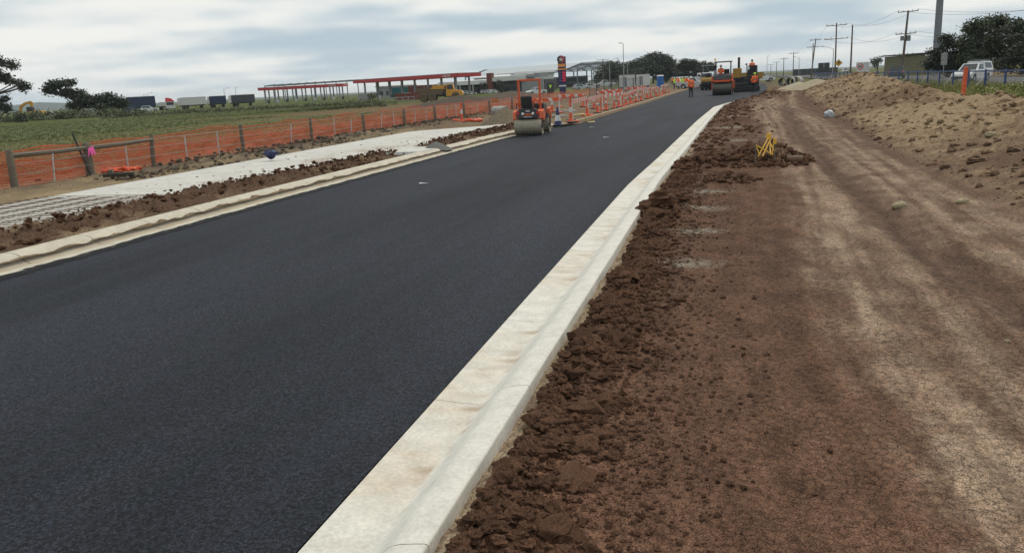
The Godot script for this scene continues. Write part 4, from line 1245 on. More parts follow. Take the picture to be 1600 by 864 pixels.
func big_roller() -> void:
	var t := thing("road_roller", "large orange and black roller with a wide smooth drum and canopy", "roller", gp(1129, 149, 0.03) + Vector3(0, 0.03, -0.6), -0.05)
	drum(t, Vector3(0, 0.62, 0), 0.62, 1.72, M.dull_steel)
	drum(t, Vector3(0, 0.62, -3.2), 0.62, 1.72, M.dull_steel)
	var st := S()
	for s in [-1, 1]: box(st, Vector3(s * 0.92, 0.85, 0), Vector3(0.1, 0.7, 0.5), Basis(), 0.02)
	box(st, Vector3(0, 1.32, 0.1), Vector3(1.94, 0.16, 0.9), Basis(), 0.04)
	box(st, Vector3(0, 1.24, 0.58), Vector3(1.5, 0.14, 0.06), Basis(), 0.02)
	for s in [-1, 1]: box(st, Vector3(s * 0.88, 1.5, 0.1), Vector3(0.16, 0.45, 0.7), Basis(), 0.04)
	obj(st, "front_frame", M.orange, t)
	st = S()
	prism(st, [[0.6, 1.4], [0.45, 1.78], [-1.0, 1.9], [-1.0, 1.3]], -0.78, 0.78, Transform3D(Basis(Vector3.UP, -PI / 2), Vector3.ZERO))
	obj(st, "water_tank", M.charcoal, t)
	st = S()
	box(st, Vector3(0, 1.5, -2.9), Vector3(1.5, 0.9, 1.7), Basis(), 0.08)
	for s in [-1, 1]: box(st, Vector3(s * 0.92, 0.9, -3.2), Vector3(0.1, 0.7, 0.5), Basis(), 0.02)
	obj(st, "engine_cover", M.orange, t)
	st = S()
	box(st, Vector3(0, 1.25, -1.4), Vector3(1.3, 0.25, 1.4))
	obj(st, "platform", M.black, t)
	st = S()
	box(st, Vector3(0.3, 1.75, -1.5), Vector3(0.5, 0.15, 0.5), Basis(), 0.04)
	box(st, Vector3(0.3, 2.05, -1.75), Vector3(0.5, 0.55, 0.12), Basis(), 0.04)
	obj(st, "seat", M.black, t)
	st = S()
	for s in [-1, 1]:
		bar(st, Vector3(s * 0.68, 1.4, -1.0), Vector3(s * 0.68, 2.95, -1.05), 0.07, 0.07)
		bar(st, Vector3(s * 0.68, 1.4, -2.0), Vector3(s * 0.68, 2.95, -1.95), 0.07, 0.07)
	obj(st, "canopy_posts", M.black, t)
	st = S()
	box(st, Vector3(0, 3.0, -1.5), Vector3(1.6, 0.1, 1.9), Basis(Vector3.RIGHT, 0.03), 0.04)
	obj(st, "canopy", M.charcoal, t)
	st = S()
	tube(st, Vector3(-0.72, 2.9, -0.9), Vector3(-0.72, 3.15, -0.9), 0.025, 0.025, 6)
	var bc := obj(st, "beacon_stem", M.black, t)
	st = S()
	lathe(st, [[0.08, 3.15], [0.09, 3.2], [0.075, 3.32], [0.0, 3.36]], Transform3D(Basis(), Vector3(-0.72, 0, -0.9)), 12)
	obj(st, "beacon", M.beacon, bc)
func wheel(parent: Node3D, at: Vector3, r: float, w: float, rim: Material, called := "wheel") -> void:
	var xf := Transform3D(Basis(Vector3.FORWARD, PI / 2), at)
	var st := S()
	lathe(st, [[r * 0.6, -w / 2], [r * 0.92, -w / 2], [r, -w / 2 + w * 0.18], [r, w / 2 - w * 0.18], [r * 0.92, w / 2], [r * 0.6, w / 2]], xf, 20)
	var o := obj(st, called, M.rubber, parent)
	st = S()
	lathe(st, [[0.0, -w * 0.4], [r * 0.25, -w * 0.4], [r * 0.5, -w * 0.3], [r * 0.61, -w * 0.48]], xf, 16)
	lathe(st, [[r * 0.61, w * 0.48], [r * 0.5, w * 0.3], [r * 0.25, w * 0.4], [0.0, w * 0.4]], xf, 16)
	obj(st, "rim", rim, o)
func tyre_roller() -> void:
	var t := thing("tyre_roller", "dark multi wheeled rubber tyre roller with a flat canopy", "roller", gp(1107, 141, 0.03) + Vector3(0, 0.03, -1.0), 0.05)
	for i in 4: wheel(t, Vector3(-0.72 + i * 0.48, 0.42, 0), 0.42, 0.3, M.dirty_yellow)
	for i in 4: wheel(t, Vector3(-0.72 + i * 0.48, 0.42, -3.4), 0.42, 0.3, M.dirty_yellow)
	var st := S()
	prism(st, [[0.5, 0.75], [0.5, 1.35], [-0.9, 1.6], [-3.9, 1.6], [-3.9, 0.75]], -0.9, 0.9, Transform3D(Basis(Vector3.UP, -PI / 2), Vector3.ZERO))
	obj(st, "body", M.dirty_yellow, t)
	st = S()
	box(st, Vector3(0, 0.9, 0.55), Vector3(1.7, 0.3, 0.1))
	obj(st, "bumper", M.black, t)
	st = S()
	for s in [-1, 1]:
		for z in [-1.0, -2.6]: bar(st, Vector3(s * 0.8, 1.5, z), Vector3(s * 0.8, 3.0, z), 0.08, 0.08)
	obj(st, "canopy_posts", M.black, t)
	st = S()
	box(st, Vector3(0, 3.05, -1.8), Vector3(1.9, 0.1, 2.1), Basis(), 0.04)
	obj(st, "canopy", M.grey_steel, t)
	st = S()
	box(st, Vector3(0.0, 1.85, -1.9), Vector3(0.6, 0.5, 0.6), Basis(), 0.05)
	obj(st, "seat", M.black, t)
func paver() -> void:
	var t := thing("asphalt_paver", "yellow and black asphalt paver with a tall exhaust and rear screed", "paver", gp(1160, 144, 0.03) + Vector3(0.2, 0.03, -1.0), -0.08)
	var st := S()
	box(st, Vector3(0.1, 0.3, 0.2), Vector3(3.0, 0.5, 0.8), Basis(), 0.04)
	box(st, Vector3(-0.4, 0.72, 0.3), Vector3(1.7, 0.36, 0.5), Basis(), 0.04)
	obj(st, "screed", M.black, t)
	for s in [-1, 1]:
		st = S()
		prism(st, [[-0.9, 0.05], [-3.6, 0.05], [-3.95, 0.4], [-3.6, 0.75], [-0.9, 0.75], [-0.6, 0.4]], -0.2, 0.2, Transform3D(Basis(Vector3.UP, -PI / 2), Vector3(s * 1.0, 0, 0)))
		obj(st, "track", M.rubber, t)
	st = S()
	box(st, Vector3(0, 1.05, -2.6), Vector3(2.3, 1.0, 3.2), Basis(), 0.06)
	obj(st, "body", M.charcoal, t)
	st = S()
	box(st, Vector3(-0.75, 1.9, -0.9), Vector3(0.85, 1.0, 0.9), Basis(), 0.06)
	var hood := obj(st, "engine_hood", M.dirty_yellow, t)
	st = S()
	box(st, Vector3(-0.75, 0.95, -0.44), Vector3(0.8, 1.0, 0.06))
	for k in 6: box(st, Vector3(-0.75, 0.6 + k * 0.14, -0.4), Vector3(0.7, 0.05, 0.03))
	obj(st, "radiator_grille", M.black, hood)
	st = S()
	tube(st, Vector3(-0.6, 2.35, -1.0), Vector3(-0.6, 3.4, -1.0), 0.13, 0.12, 12)
	tube(st, Vector3(-0.6, 3.4, -1.0), Vector3(-0.6, 3.48, -0.98), 0.16, 0.15, 12)
	obj(st, "exhaust", M.black, t)
	st = S()
	hull8(st, [Vector3(-1.6, 1.2, -4.2), Vector3(1.6, 1.2, -4.2), Vector3(1.6, 1.2, -6.0), Vector3(-1.6, 1.2, -6.0)], [Vector3(-1.7, 1.9, -4.2), Vector3(1.7, 1.9, -4.2), Vector3(1.8, 1.9, -6.2), Vector3(-1.8, 1.9, -6.2)])
	obj(st, "hopper", M.dirty_yellow, t)
	st = S()
	box(st, Vector3(0.75, 1.65, -1.1), Vector3(1.0, 0.1, 1.4))
	for x in [0.3, 1.22]:
		for z in [-0.45, -1.75]: bar(st, Vector3(x, 1.0, z), Vector3(x, 2.6, z), 0.05, 0.05)
	bar(st, Vector3(0.3, 2.6, -1.75), Vector3(1.22, 2.6, -1.75), 0.05, 0.05)
	obj(st, "operator_deck", M.black, t)
	st = S()
	box(st, Vector3(0.75, 1.95, -0.7), Vector3(0.85, 0.55, 0.5), Basis(), 0.05)
	box(st, Vector3(0.85, 2.35, -0.45), Vector3(0.75, 0.55, 0.14), Basis(), 0.05)
	obj(st, "seat", M.black, t)
	st = S()
	tube(st, Vector3(0.2, 1.6, -0.5), Vector3(0.2, 2.7, -0.5), 0.03, 0.03, 6)
	box(st, Vector3(0.2, 2.75, -0.5), Vector3(0.2, 0.16, 0.1))
	obj(st, "control_post", M.black, t)
	st = S()
	box(st, Vector3(1.25, 0.95, -0.2), Vector3(0.5, 0.9, 0.5), Basis(), 0.05)
	box(st, Vector3(0.5, 1.1, -0.1), Vector3(0.9, 0.5, 0.4), Basis(), 0.05)
	obj(st, "auger_box", M.black, t)
func dumper() -> void:
	var t := thing("dump_truck", "yellow articulated dump truck with a muddy tipping body", "truck", col(686, 165, -0.45), 0.0)
	var right := (col(720, 165) - col(660, 165)).normalized()
	t.rotation.y = atan2(-right.z, right.x) - 0.12
	var T := Transform3D()
	var st := S()                                   # length along +x, cab to the right
	prism(st, [[-4.3, 2.7], [-4.1, 2.0], [-3.0, 1.35], [0.6, 1.35], [1.2, 2.3], [1.25, 2.95], [0.3, 3.05]], -1.4, 1.4)
	obj(st, "tipping_body", M.muddy, t)
	st = S()
	prism(st, [[-1.6, 2.45], [1.25, 2.4], [1.27, 3.0], [-1.0, 3.05]], 1.4, 1.45)
	box(st, Vector3(0.2, 3.05, 0.2), Vector3(2.4, 0.18, 2.6))
	obj(st, "body_side", M.yellow, t)
	st = S()
	prism(st, [[1.5, 0.95], [4.7, 0.95], [4.8, 1.35], [4.55, 1.95], [3.2, 2.15], [1.5, 2.15]], -1.3, 1.3)
	obj(st, "bonnet", M.yellow, t)
	st = S()
	prism(st, [[1.45, 1.9], [3.15, 1.9], [2.85, 3.3], [1.6, 3.3]], -0.85, 0.85)
	var cab := obj(st, "cab", M.yellow, t)
	st = S()
	for s in [-1, 1]: prism(st, [[1.7, 2.25], [2.95, 2.25], [2.72, 3.12], [1.75, 3.12]], s * 0.86 - 0.01, s * 0.86 + 0.01)
	obj(st, "window", M.glass, cab)
	for s in [-1, 1]:
		for x in [-3.1, -1.35, 3.35]:
			var xf := Vector3(x, 0.85, s * 1.15)
			st = S()
			var q := Transform3D(Basis(Vector3.RIGHT, PI / 2), xf)
			lathe(st, [[0.4, -0.3], [0.78, -0.3], [0.85, -0.18], [0.85, 0.18], [0.78, 0.3], [0.4, 0.3]], q, 24)
			lathe(st, [[0.0, -0.15], [0.42, -0.2]], q, 16)
			lathe(st, [[0.42, 0.2], [0.0, 0.15]], q, 16)
			obj(st, "wheel", M.muddy, t)
	st = S()
	box(st, Vector3(-1.2, 1.1, 0), Vector3(5.4, 0.35, 1.0))
	box(st, Vector3(1.6, 1.1, 0), Vector3(1.4, 0.6, 0.8))
	obj(st, "chassis", M.black, t)
	st = S()
	for s in [-1, 1]: box(st, Vector3(4.74, 1.3, s * 0.9), Vector3(0.06, 0.2, 0.3), Basis(), 0.01)
	obj(st, "headlight", M.lamp_clear, t)
func excavator() -> void:
	var t := thing("excavator", "yellow excavator with raised bent arm behind the hedge", "excavator", col(52, 185, -0.1), 0.2)
	var st := S()
	box(st, Vector3(0, 0.45, -0.9), Vector3(3.2, 0.8, 0.5), Basis(), 0.2)
	box(st, Vector3(0, 0.45, 0.9), Vector3(3.2, 0.8, 0.5), Basis(), 0.2)
	obj(st, "tracks", M.black, t)
	st = S()
	box(st, Vector3(0.5, 1.4, 0), Vector3(2.6, 0.9, 2.2), Basis(), 0.1)
	obj(st, "body", M.yellow, t)
	st = S()
	box(st, Vector3(-0.3, 2.0, 0.6), Vector3(1.2, 1.4, 0.9), Basis(), 0.1)
	obj(st, "cab", M.charcoal, t)
	st = S()
	for q in [[Vector3(-0.6, 1.4, -0.1), Vector3(-0.3, 3.6, -0.1)], [Vector3(-0.3, 3.6, -0.1), Vector3(-1.6, 3.4, -0.1)], [Vector3(-1.6, 3.4, -0.1), Vector3(-2.6, 2.8, -0.1)], [Vector3(-2.6, 2.9, -0.1), Vector3(-3.0, 1.2, -0.1)]]: bar(st, q[0], q[1], 0.35, 0.42)
	obj(st, "boom", M.yellow, t)
	st = S()
	prism(st, [[-3.3, 1.3], [-2.7, 1.3], [-2.5, 0.6], [-3.0, 0.3], [-3.4, 0.6]], -0.6, 0.4)
	obj(st, "bucket", M.charcoal, t)

# ------------------------------------------------------------------ cars, length along +x (front), built on the ground
func car(called: String, label: String, at: Vector3, turn: float, paint: Material, kind: String, group := "") -> Node3D:
	var t := thing(called, label, "ute" if kind.begins_with("ute") else "car", at, turn, group)
	var ute := kind.begins_with("ute")
	var l := 2.6 if ute else 2.3
	var r := 0.38 if ute else 0.34
	var fx := l - 0.92
	var rx := -l + 1.15
	var belt := 1.08 if ute else 0.98
	var w := 0.92
	var prof := [[-l, 0.48], [-l + 0.02, belt - 0.03], [-l + 0.1, belt]]
	if ute: prof = [[-l, 0.55], [-l, belt - 0.02], [-l + 0.06, belt]]
	prof += [[fx - 0.65, belt], [fx - 0.55, belt], [l - 0.35, belt - 0.14], [l - 0.06, belt - 0.3], [l, 0.62], [l - 0.06, 0.38], [fx + r + 0.08, 0.36]]
	for i in 9:
		var a := PI * i / 8.0
		prof.append([fx + cos(a) * (r + 0.07), 0.38 + sin(a) * (r + 0.07)])
	prof += [[fx - r - 0.08, 0.34], [rx + r + 0.08, 0.34]]
	for i in 9:
		var a := PI * i / 8.0
		prof.append([rx + cos(a) * (r + 0.07), 0.38 + sin(a) * (r + 0.07)])
	prof.append([rx - r - 0.08, 0.42])
	var st := S()
	prism(st, prof, -w, w)
	var body := obj(st, "body", paint, t)
	# cab
	var h := 1.76 if ute else (1.68 if kind == "suv" else 1.46)
	var x0 := -0.55 if ute else -l + 0.12
	var x1 := fx - 0.5
	var top0 := x0 + 0.12 if ute else x0 + 0.45
	var top1 := x1 - 0.85
	var wb := w - 0.03
	var wt := w - 0.2
	st = S()
	var lo := [Vector3(x0, belt, -wb), Vector3(x1, belt, -wb), Vector3(x1, belt, wb), Vector3(x0, belt, wb)]
	var hi := [Vector3(top0, h, -wt), Vector3(top1, h, -wt), Vector3(top1, h, wt), Vector3(top0, h, wt)]
	hull8(st, lo, hi)
	obj(st, "cabin", paint, t)
	var pane := func(a: Vector3, b: Vector3, c: Vector3, d: Vector3, u0: float, u1: float, v0: float, v1: float, name_: String) -> void:
		var n := (b - a).cross(d - a).normalized()
		var cen: Vector3 = (lo[0] + hi[2]) * 0.5
		if n.dot(a - cen) < 0.0: n = -n
		var q := func(u: float, v: float) -> Vector3: return a.lerp(b, u).lerp(d.lerp(c, u), v)
		var s2 := S()
		var inn := [q.call(u0, v0) - n * 0.02, q.call(u1, v0) - n * 0.02, q.call(u1, v1) - n * 0.02, q.call(u0, v1) - n * 0.02]
		var out := []
		for k in inn: out.append(k + n * 0.026)
		hull8(s2, inn, out)
		obj(s2, name_, M.glass, t)
	pane.call(lo[1], lo[2], hi[2], hi[1], 0.07, 0.93, 0.1, 0.92, "windscreen")
	pane.call(lo[0], lo[3], hi[3], hi[0], 0.1, 0.9, 0.12, 0.88, "rear_window")
	for s in 2:
		var A: Array = [lo[0], lo[1], hi[1], hi[0]] if s == 0 else [lo[3], lo[2], hi[2], hi[3]]
		pane.call(A[0], A[1], A[2], A[3], 0.08, 0.43, 0.14, 0.86, "side_window")
		pane.call(A[0], A[1], A[2], A[3], 0.47, 0.86, 0.14, 0.86, "side_window")
	for x in [fx, rx]:
		for s in [-1, 1]:
			var q := Transform3D(Basis(Vector3.RIGHT, PI / 2), Vector3(x, r, s * (w - 0.11)))
			st = S()
			lathe(st, [[r * 0.62, -0.11], [r * 0.94, -0.11], [r, -0.06], [r, 0.06], [r * 0.94, 0.11], [r * 0.62, 0.11]], q, 18)
			var wh := obj(st, "wheel", M.rubber, t)
			st = S()
			lathe(st, [[0.0, -0.08], [r * 0.63, -0.1]], q, 14)
			lathe(st, [[r * 0.63, 0.1], [0.0, 0.08]], q, 14)
			obj(st, "rim", M.galv, wh)
	for s in [-1, 1]:
		st = S()
		box(st, Vector3(l - 0.1, 0.76, s * 0.68), Vector3(0.2, 0.14, 0.36), Basis(), 0.03)
		obj(st, "headlight", M.lamp_clear, t)
		st = S()
		box(st, Vector3(-l + 0.03, 0.9, s * 0.82), Vector3(0.1, 0.3, 0.16), Basis(), 0.02)
		obj(st, "tail_lamp", M.lamp_red, t)
	st = S()
	box(st, Vector3(l + 0.0, 0.52, 0), Vector3(0.14, 0.2, 1.7), Basis(), 0.03)
	box(st, Vector3(-l - 0.03, 0.55, 0), Vector3(0.12, 0.16, 1.7), Basis(), 0.03)
	obj(st, "bumper", M.charcoal, t)
	if kind == "ute_canopy":
		t.scale = Vector3.ONE * 0.9
		st = S()
		var c0 := [Vector3(-l - 0.15, belt + 0.004, -wb), Vector3(x0 - 0.03, belt + 0.004, -wb), Vector3(x0 - 0.03, belt + 0.004, wb), Vector3(-l - 0.15, belt + 0.004, wb)]
		var c1 := [Vector3(-l + 0.05, 1.9, -wt), Vector3(x0 - 0.03, 1.95, -wt), Vector3(x0 - 0.03, 1.95, wt), Vector3(-l + 0.05, 1.9, wt)]
		hull8(st, c0, c1)
		obj(st, "canopy", paint, t)
		lo = c0
		hi = c1
		pane.call(c0[0], c0[1], c1[1], c1[0], 0.12, 0.88, 0.22, 0.82, "canopy_window")
		pane.call(c0[3], c0[2], c1[2], c1[3], 0.12, 0.88, 0.22, 0.82, "canopy_window")
		pane.call(c0[0], c0[3], c1[3], c1[0], 0.08, 0.92, 0.15, 0.85, "canopy_window")
		st = S()
		for s in [-1, 1]:
			for x in [-2.2, -0.9]: tube(st, Vector3(x, 1.9, s * 0.6), Vector3(x, 2.05, s * 0.6), 0.02, 0.02, 6)
		for x in [-2.2, -0.9]: tube(st, Vector3(x, 2.05, -0.7), Vector3(x, 2.05, 0.7), 0.025, 0.025, 6)
		obj(st, "roof_rack", M.grey_steel, t)
	return t

# ------------------------------------------------------------------ people
func skin_over(bones: Array, cell: float, grow: float) -> ArrayMesh:     # one continuous surface over tapered bones
	var lo := Vector3.INF
	var hi := -Vector3.INF
	for b in bones:
		var r: float = maxf(b[2], b[3]) + grow + cell * 2.0
		lo = lo.min(b[0].min(b[1]) - Vector3.ONE * r)
		hi = hi.max(b[0].max(b[1]) + Vector3.ONE * r)
	var n := Vector3i(((hi - lo) / cell).ceil()) + Vector3i.ONE
	var f := PackedFloat32Array()
	f.resize(n.x * n.y * n.z)
	f.fill(1.0)
	for b in bones:
		var a: Vector3 = b[0]
		var d: Vector3 = b[1] - a
		var dd := maxf(d.length_squared(), 1e-6)
		var r: float = maxf(b[2], b[3]) + grow + cell * 3.0
		var i0 := Vector3i(((a.min(b[1]) - Vector3.ONE * r - lo) / cell).floor()).clamp(Vector3i.ZERO, n - Vector3i.ONE)
		var i1 := Vector3i(((a.max(b[1]) + Vector3.ONE * r - lo) / cell).ceil()).clamp(Vector3i.ZERO, n - Vector3i.ONE)
		for z in range(i0.z, i1.z + 1):
			for y in range(i0.y, i1.y + 1):
				for x in range(i0.x, i1.x + 1):
					var p := lo + Vector3(x, y, z) * cell
					var t := clampf((p - a).dot(d) / dd, 0.0, 1.0)
					var v: float = (p - a - d * t).length() - lerpf(b[2], b[3], t) - grow
					var k := (z * n.y + y) * n.x + x
					var o := f[k]
					var h := clampf(0.5 + 0.5 * (o - v) / 0.035, 0.0, 1.0)
					f[k] = lerpf(o, v, h) - 0.035 * h * (1.0 - h)
	var idx := {}
	var vs := PackedVector3Array()
	var ix := PackedInt32Array()
	var sx := [0, 1, n.x, n.x * n.y]
	for z in n.z - 1:
		for y in n.y - 1:
			for x in n.x - 1:
				var k := (z * n.y + y) * n.x + x
				var sum := Vector3.ZERO
				var cnt := 0
				for e in 12:
					var ax := e / 4
					var u := e & 1
					var w := (e >> 1) & 1
					var c0 := Vector3i.ZERO
					c0[(ax + 1) % 3] = u
					c0[(ax + 2) % 3] = w
					var ka := k + c0.x + c0.y * n.x + c0.z * n.x * n.y
					var va := f[ka]
					var vb := f[ka + sx[ax + 1]]
					if (va < 0.0) != (vb < 0.0):
						var q := Vector3(c0)
						q[ax] = va / (va - vb)
						sum += q
						cnt += 1
				if cnt:
					idx[k] = vs.size()
					vs.append(lo + (Vector3(x, y, z) + sum / cnt) * cell)
	for k in idx:
		var va := f[k]
		for ax in 3:
			var vb := f[k + sx[ax + 1]]
			if (va < 0.0) == (vb < 0.0): continue
			var s1: int = sx[(ax + 1) % 3 + 1]
			var s2: int = sx[(ax + 2) % 3 + 1]
			if not (idx.has(k - s1) and idx.has(k - s2) and idx.has(k - s1 - s2)): continue
			var A: int = idx[k]
			var B: int = idx[k - s1]
			var C: int = idx[k - s1 - s2]
			var D: int = idx[k - s2]
			if va < 0.0: ix.append_array(PackedInt32Array([A, C, B, A, D, C]))
			else: ix.append_array(PackedInt32Array([A, B, C, A, C, D]))
	var st := S()
	for v in ix:
		st.set_smooth_group(1)
		st.add_vertex(vs[v])
	st.generate_normals()
	return st.commit()
var poses := {}
func person(label: String, at: Vector3, turn: float, pose: String, shirt: Material, hat: Material, group := "") -> Node3D:
	var t := thing("person", label, "person", at, turn, group)
	if not poses.has(pose):
		var P := {"hipl": Vector3(-0.09, 0.92, 0), "hipr": Vector3(0.09, 0.92, 0), "kneel": Vector3(-0.1, 0.5, -0.02), "kneer": Vector3(0.12, 0.5, -0.03), "anl": Vector3(-0.11, 0.09, 0.02), "anr": Vector3(0.14, 0.09, 0.03),
			"chest": Vector3(0, 1.3, 0), "neck": Vector3(0, 1.5, 0), "head": Vector3(0, 1.66, -0.02), "shl": Vector3(-0.18, 1.42, 0), "shr": Vector3(0.18, 1.42, 0), "ell": Vector3(-0.26, 1.14, 0.03), "elr": Vector3(0.27, 1.14, 0.03), "hal": Vector3(-0.24, 0.9, -0.06), "har": Vector3(0.25, 0.9, -0.06)}
		if pose == "walk":
			P.kneel = Vector3(-0.1, 0.5, -0.14); P.anl = Vector3(-0.1, 0.09, -0.16); P.kneer = Vector3(0.1, 0.49, 0.06); P.anr = Vector3(0.1, 0.1, 0.3)
			P.ell = Vector3(-0.26, 1.15, 0.12); P.hal = Vector3(-0.24, 0.93, 0.08); P.elr = Vector3(0.26, 1.15, -0.08); P.har = Vector3(0.22, 1.0, -0.28)
		elif pose == "lean":
			P.chest = Vector3(0, 1.26, -0.16); P.neck = Vector3(0, 1.43, -0.25); P.head = Vector3(0, 1.56, -0.34); P.shl = Vector3(-0.18, 1.36, -0.22); P.shr = Vector3(0.18, 1.36, -0.22)
			P.ell = Vector3(-0.24, 1.1, -0.3); P.elr = Vector3(0.24, 1.1, -0.3); P.hal = Vector3(-0.14, 0.96, -0.5); P.har = Vector3(0.14, 0.96, -0.5)
		elif pose == "sit":
			for k in P: P[k].y -= 0.45
			P.kneel = Vector3(-0.14, 0.5, -0.42); P.kneer = Vector3(0.14, 0.5, -0.42); P.anl = Vector3(-0.14, 0.09, -0.4); P.anr = Vector3(0.14, 0.09, -0.4)
			P.ell = Vector3(-0.26, 0.74, -0.12); P.elr = Vector3(0.26, 0.74, -0.12); P.hal = Vector3(-0.15, 0.72, -0.38); P.har = Vector3(0.15, 0.72, -0.38)
		var hip: Vector3 = (P.hipl + P.hipr) * 0.5
		var legs := []
		var feet := []
		for s in ["l", "r"]:
			legs.append([P["hip" + s], P["knee" + s], 0.095, 0.062])
			legs.append([P["knee" + s], P["an" + s], 0.06, 0.042])
			feet.append([P["an" + s] + Vector3(0, -0.04, 0.03), P["an" + s] + Vector3(0, -0.05, -0.15), 0.042, 0.036])
		var torso := [[hip + Vector3(-0.06, 0, 0), hip + Vector3(0.06, 0, 0), 0.115, 0.115], [hip, P.chest, 0.125, 0.135], [P.chest + Vector3(-0.09, 0.03, 0), P.chest + Vector3(0.09, 0.03, 0), 0.12, 0.12], [P.shl, P.shr, 0.075, 0.075]]
		var arms := []
		var hands := []
		for s in ["l", "r"]:
			arms.append([P["sh" + s], P["el" + s], 0.062, 0.048])
			arms.append([P["el" + s], P["ha" + s], 0.046, 0.032])
			var hd: Vector3 = (P["ha" + s] - P["el" + s]).normalized()
			hands.append([P["ha" + s], P["ha" + s] + hd * 0.09, 0.034, 0.036])
			for k in 4: hands.append([P["ha" + s] + hd * 0.09 + Vector3(0, 0, -0.03 + 0.02 * k), P["ha" + s] + hd * (0.16 + 0.012 * (k % 3)) + Vector3(0, -0.01, -0.035 + 0.023 * k), 0.011, 0.009])
			hands.append([P["ha" + s] + hd * 0.03 + Vector3(0, 0, -0.03), P["ha" + s] + hd * 0.09 + Vector3(0, 0, -0.06), 0.013, 0.01])
		var head := [[P.neck + Vector3.DOWN * 0.06, P.head, 0.058, 0.07], [P.head + Vector3(0, 0.03, 0.01), P.head + Vector3(0, 0.06, -0.01), 0.098, 0.095], [P.head + Vector3(0, -0.07, -0.04), P.head + Vector3(0, 0.0, -0.03), 0.055, 0.075], [P.head + Vector3(0, 0.005, -0.1), P.head + Vector3(0, -0.02, -0.115), 0.012, 0.018]]
		poses[pose] = [skin_over(legs + feet + torso + arms + hands + head, 0.024, 0.0), skin_over(torso.slice(1) + [[hip + Vector3(-0.06, 0.03, 0), hip + Vector3(0.06, 0.03, 0), 0.12, 0.12]] + arms, 0.026, 0.018), skin_over(legs + [torso[0]], 0.026, 0.014), skin_over(feet, 0.024, 0.014), P.head]
	var q: Array = poses[pose]
	put(q[0], "body", M.skin, t)
	put(q[1], "shirt", shirt, t)
	put(q[2], "trousers", M.trousers, t)
	put(q[3], "boots", M.black, t)
	var st := S()
	lathe(st, [[0.16, 0.055], [0.165, 0.062], [0.125, 0.07], [0.12, 0.11], [0.09, 0.165], [0.0, 0.185]], Transform3D(Basis(), q[4]), 16)
	obj(st, "helmet", hat, t)
	# reflective bands
	for y in [0.06, -0.1]:
		var c: Vector3 = q[4] + Vector3(0, -0.38 + y, 0.03)
		st = S()
		if pose == "lean": continue
		lathe(st, [[0.168, -0.02], [0.168, 0.02]], Transform3D(Basis().scaled(Vector3(1.12, 1, 0.98)), c), 16)
		obj(st, "reflective_band", M.galv, t)
	return t

# ------------------------------------------------------------------ site furniture
func bollard(label: String, at: Vector3, group: String, tall := 1.0) -> Node3D:
	var t := thing("bollard", label, "bollard", at, rng.randf(), group)
	var st := S()
	box(st, Vector3(0, 0.04, 0), Vector3(0.42, 0.07, 0.42), Basis(), 0.02)
	obj(st, "base", M.black, t)
	st = S()
	lathe(st, [[0.13, 0.075], [0.085, 0.2], [0.06, 0.5], [0.05, tall], [0.07, tall + 0.02], [0.07, tall + 0.08], [0.0, tall + 0.1]], Transform3D(), 14)
	obj(st, "post", M.plastic_orange, t)
	st = S()
	lathe(st, [[0.066, 0.48], [0.058, 0.72]], Transform3D(), 14)
	obj(st, "white_sleeve", M.white, t)
	return t
func board(label: String, a: Vector3, z: Vector3, y: float, group: String) -> void:     # a striped barrier board between two supports
	var t := thing("barrier_board", label, "barrier", (a + z) * 0.5, 0.0, group)
	var d := z - a
	var l := d.length()
	t.rotation.y = atan2(-d.z, d.x)
	var st := S()
	box(st, Vector3(0, y, 0), Vector3(l, 0.2, 0.03), Basis(), 0.004)
	obj(st, "panel", M.white, t)
	st = S()
	var n := maxi(3, int(l / 1.0))
	for k in n:
		var x := -l / 2 + (k + 0.35) * l / n
		for s in [-1, 1]: prism(st, [[x - 0.32, y - 0.098], [x + 0.18, y - 0.098], [x + 0.32, y + 0.098], [x - 0.18, y + 0.098]], s * 0.017 - 0.002, s * 0.017 + 0.002)
	obj(st, "stripes", M.plastic_orange, t)
	for s in [-1, 1]:
		st = S()
		box(st, Vector3(s * (l / 2 - 0.06), y / 2 - 0.02, 0), Vector3(0.07, y, 0.06))
		var lg := obj(st, "leg", M.white if s < 0 else M.plastic_orange, t)
		st = S()
		box(st, Vector3(s * (l / 2 - 0.06), 0.05, 0), Vector3(0.25, 0.09, 0.6), Basis(), 0.02)
		obj(st, "foot", M.plastic_orange, lg)
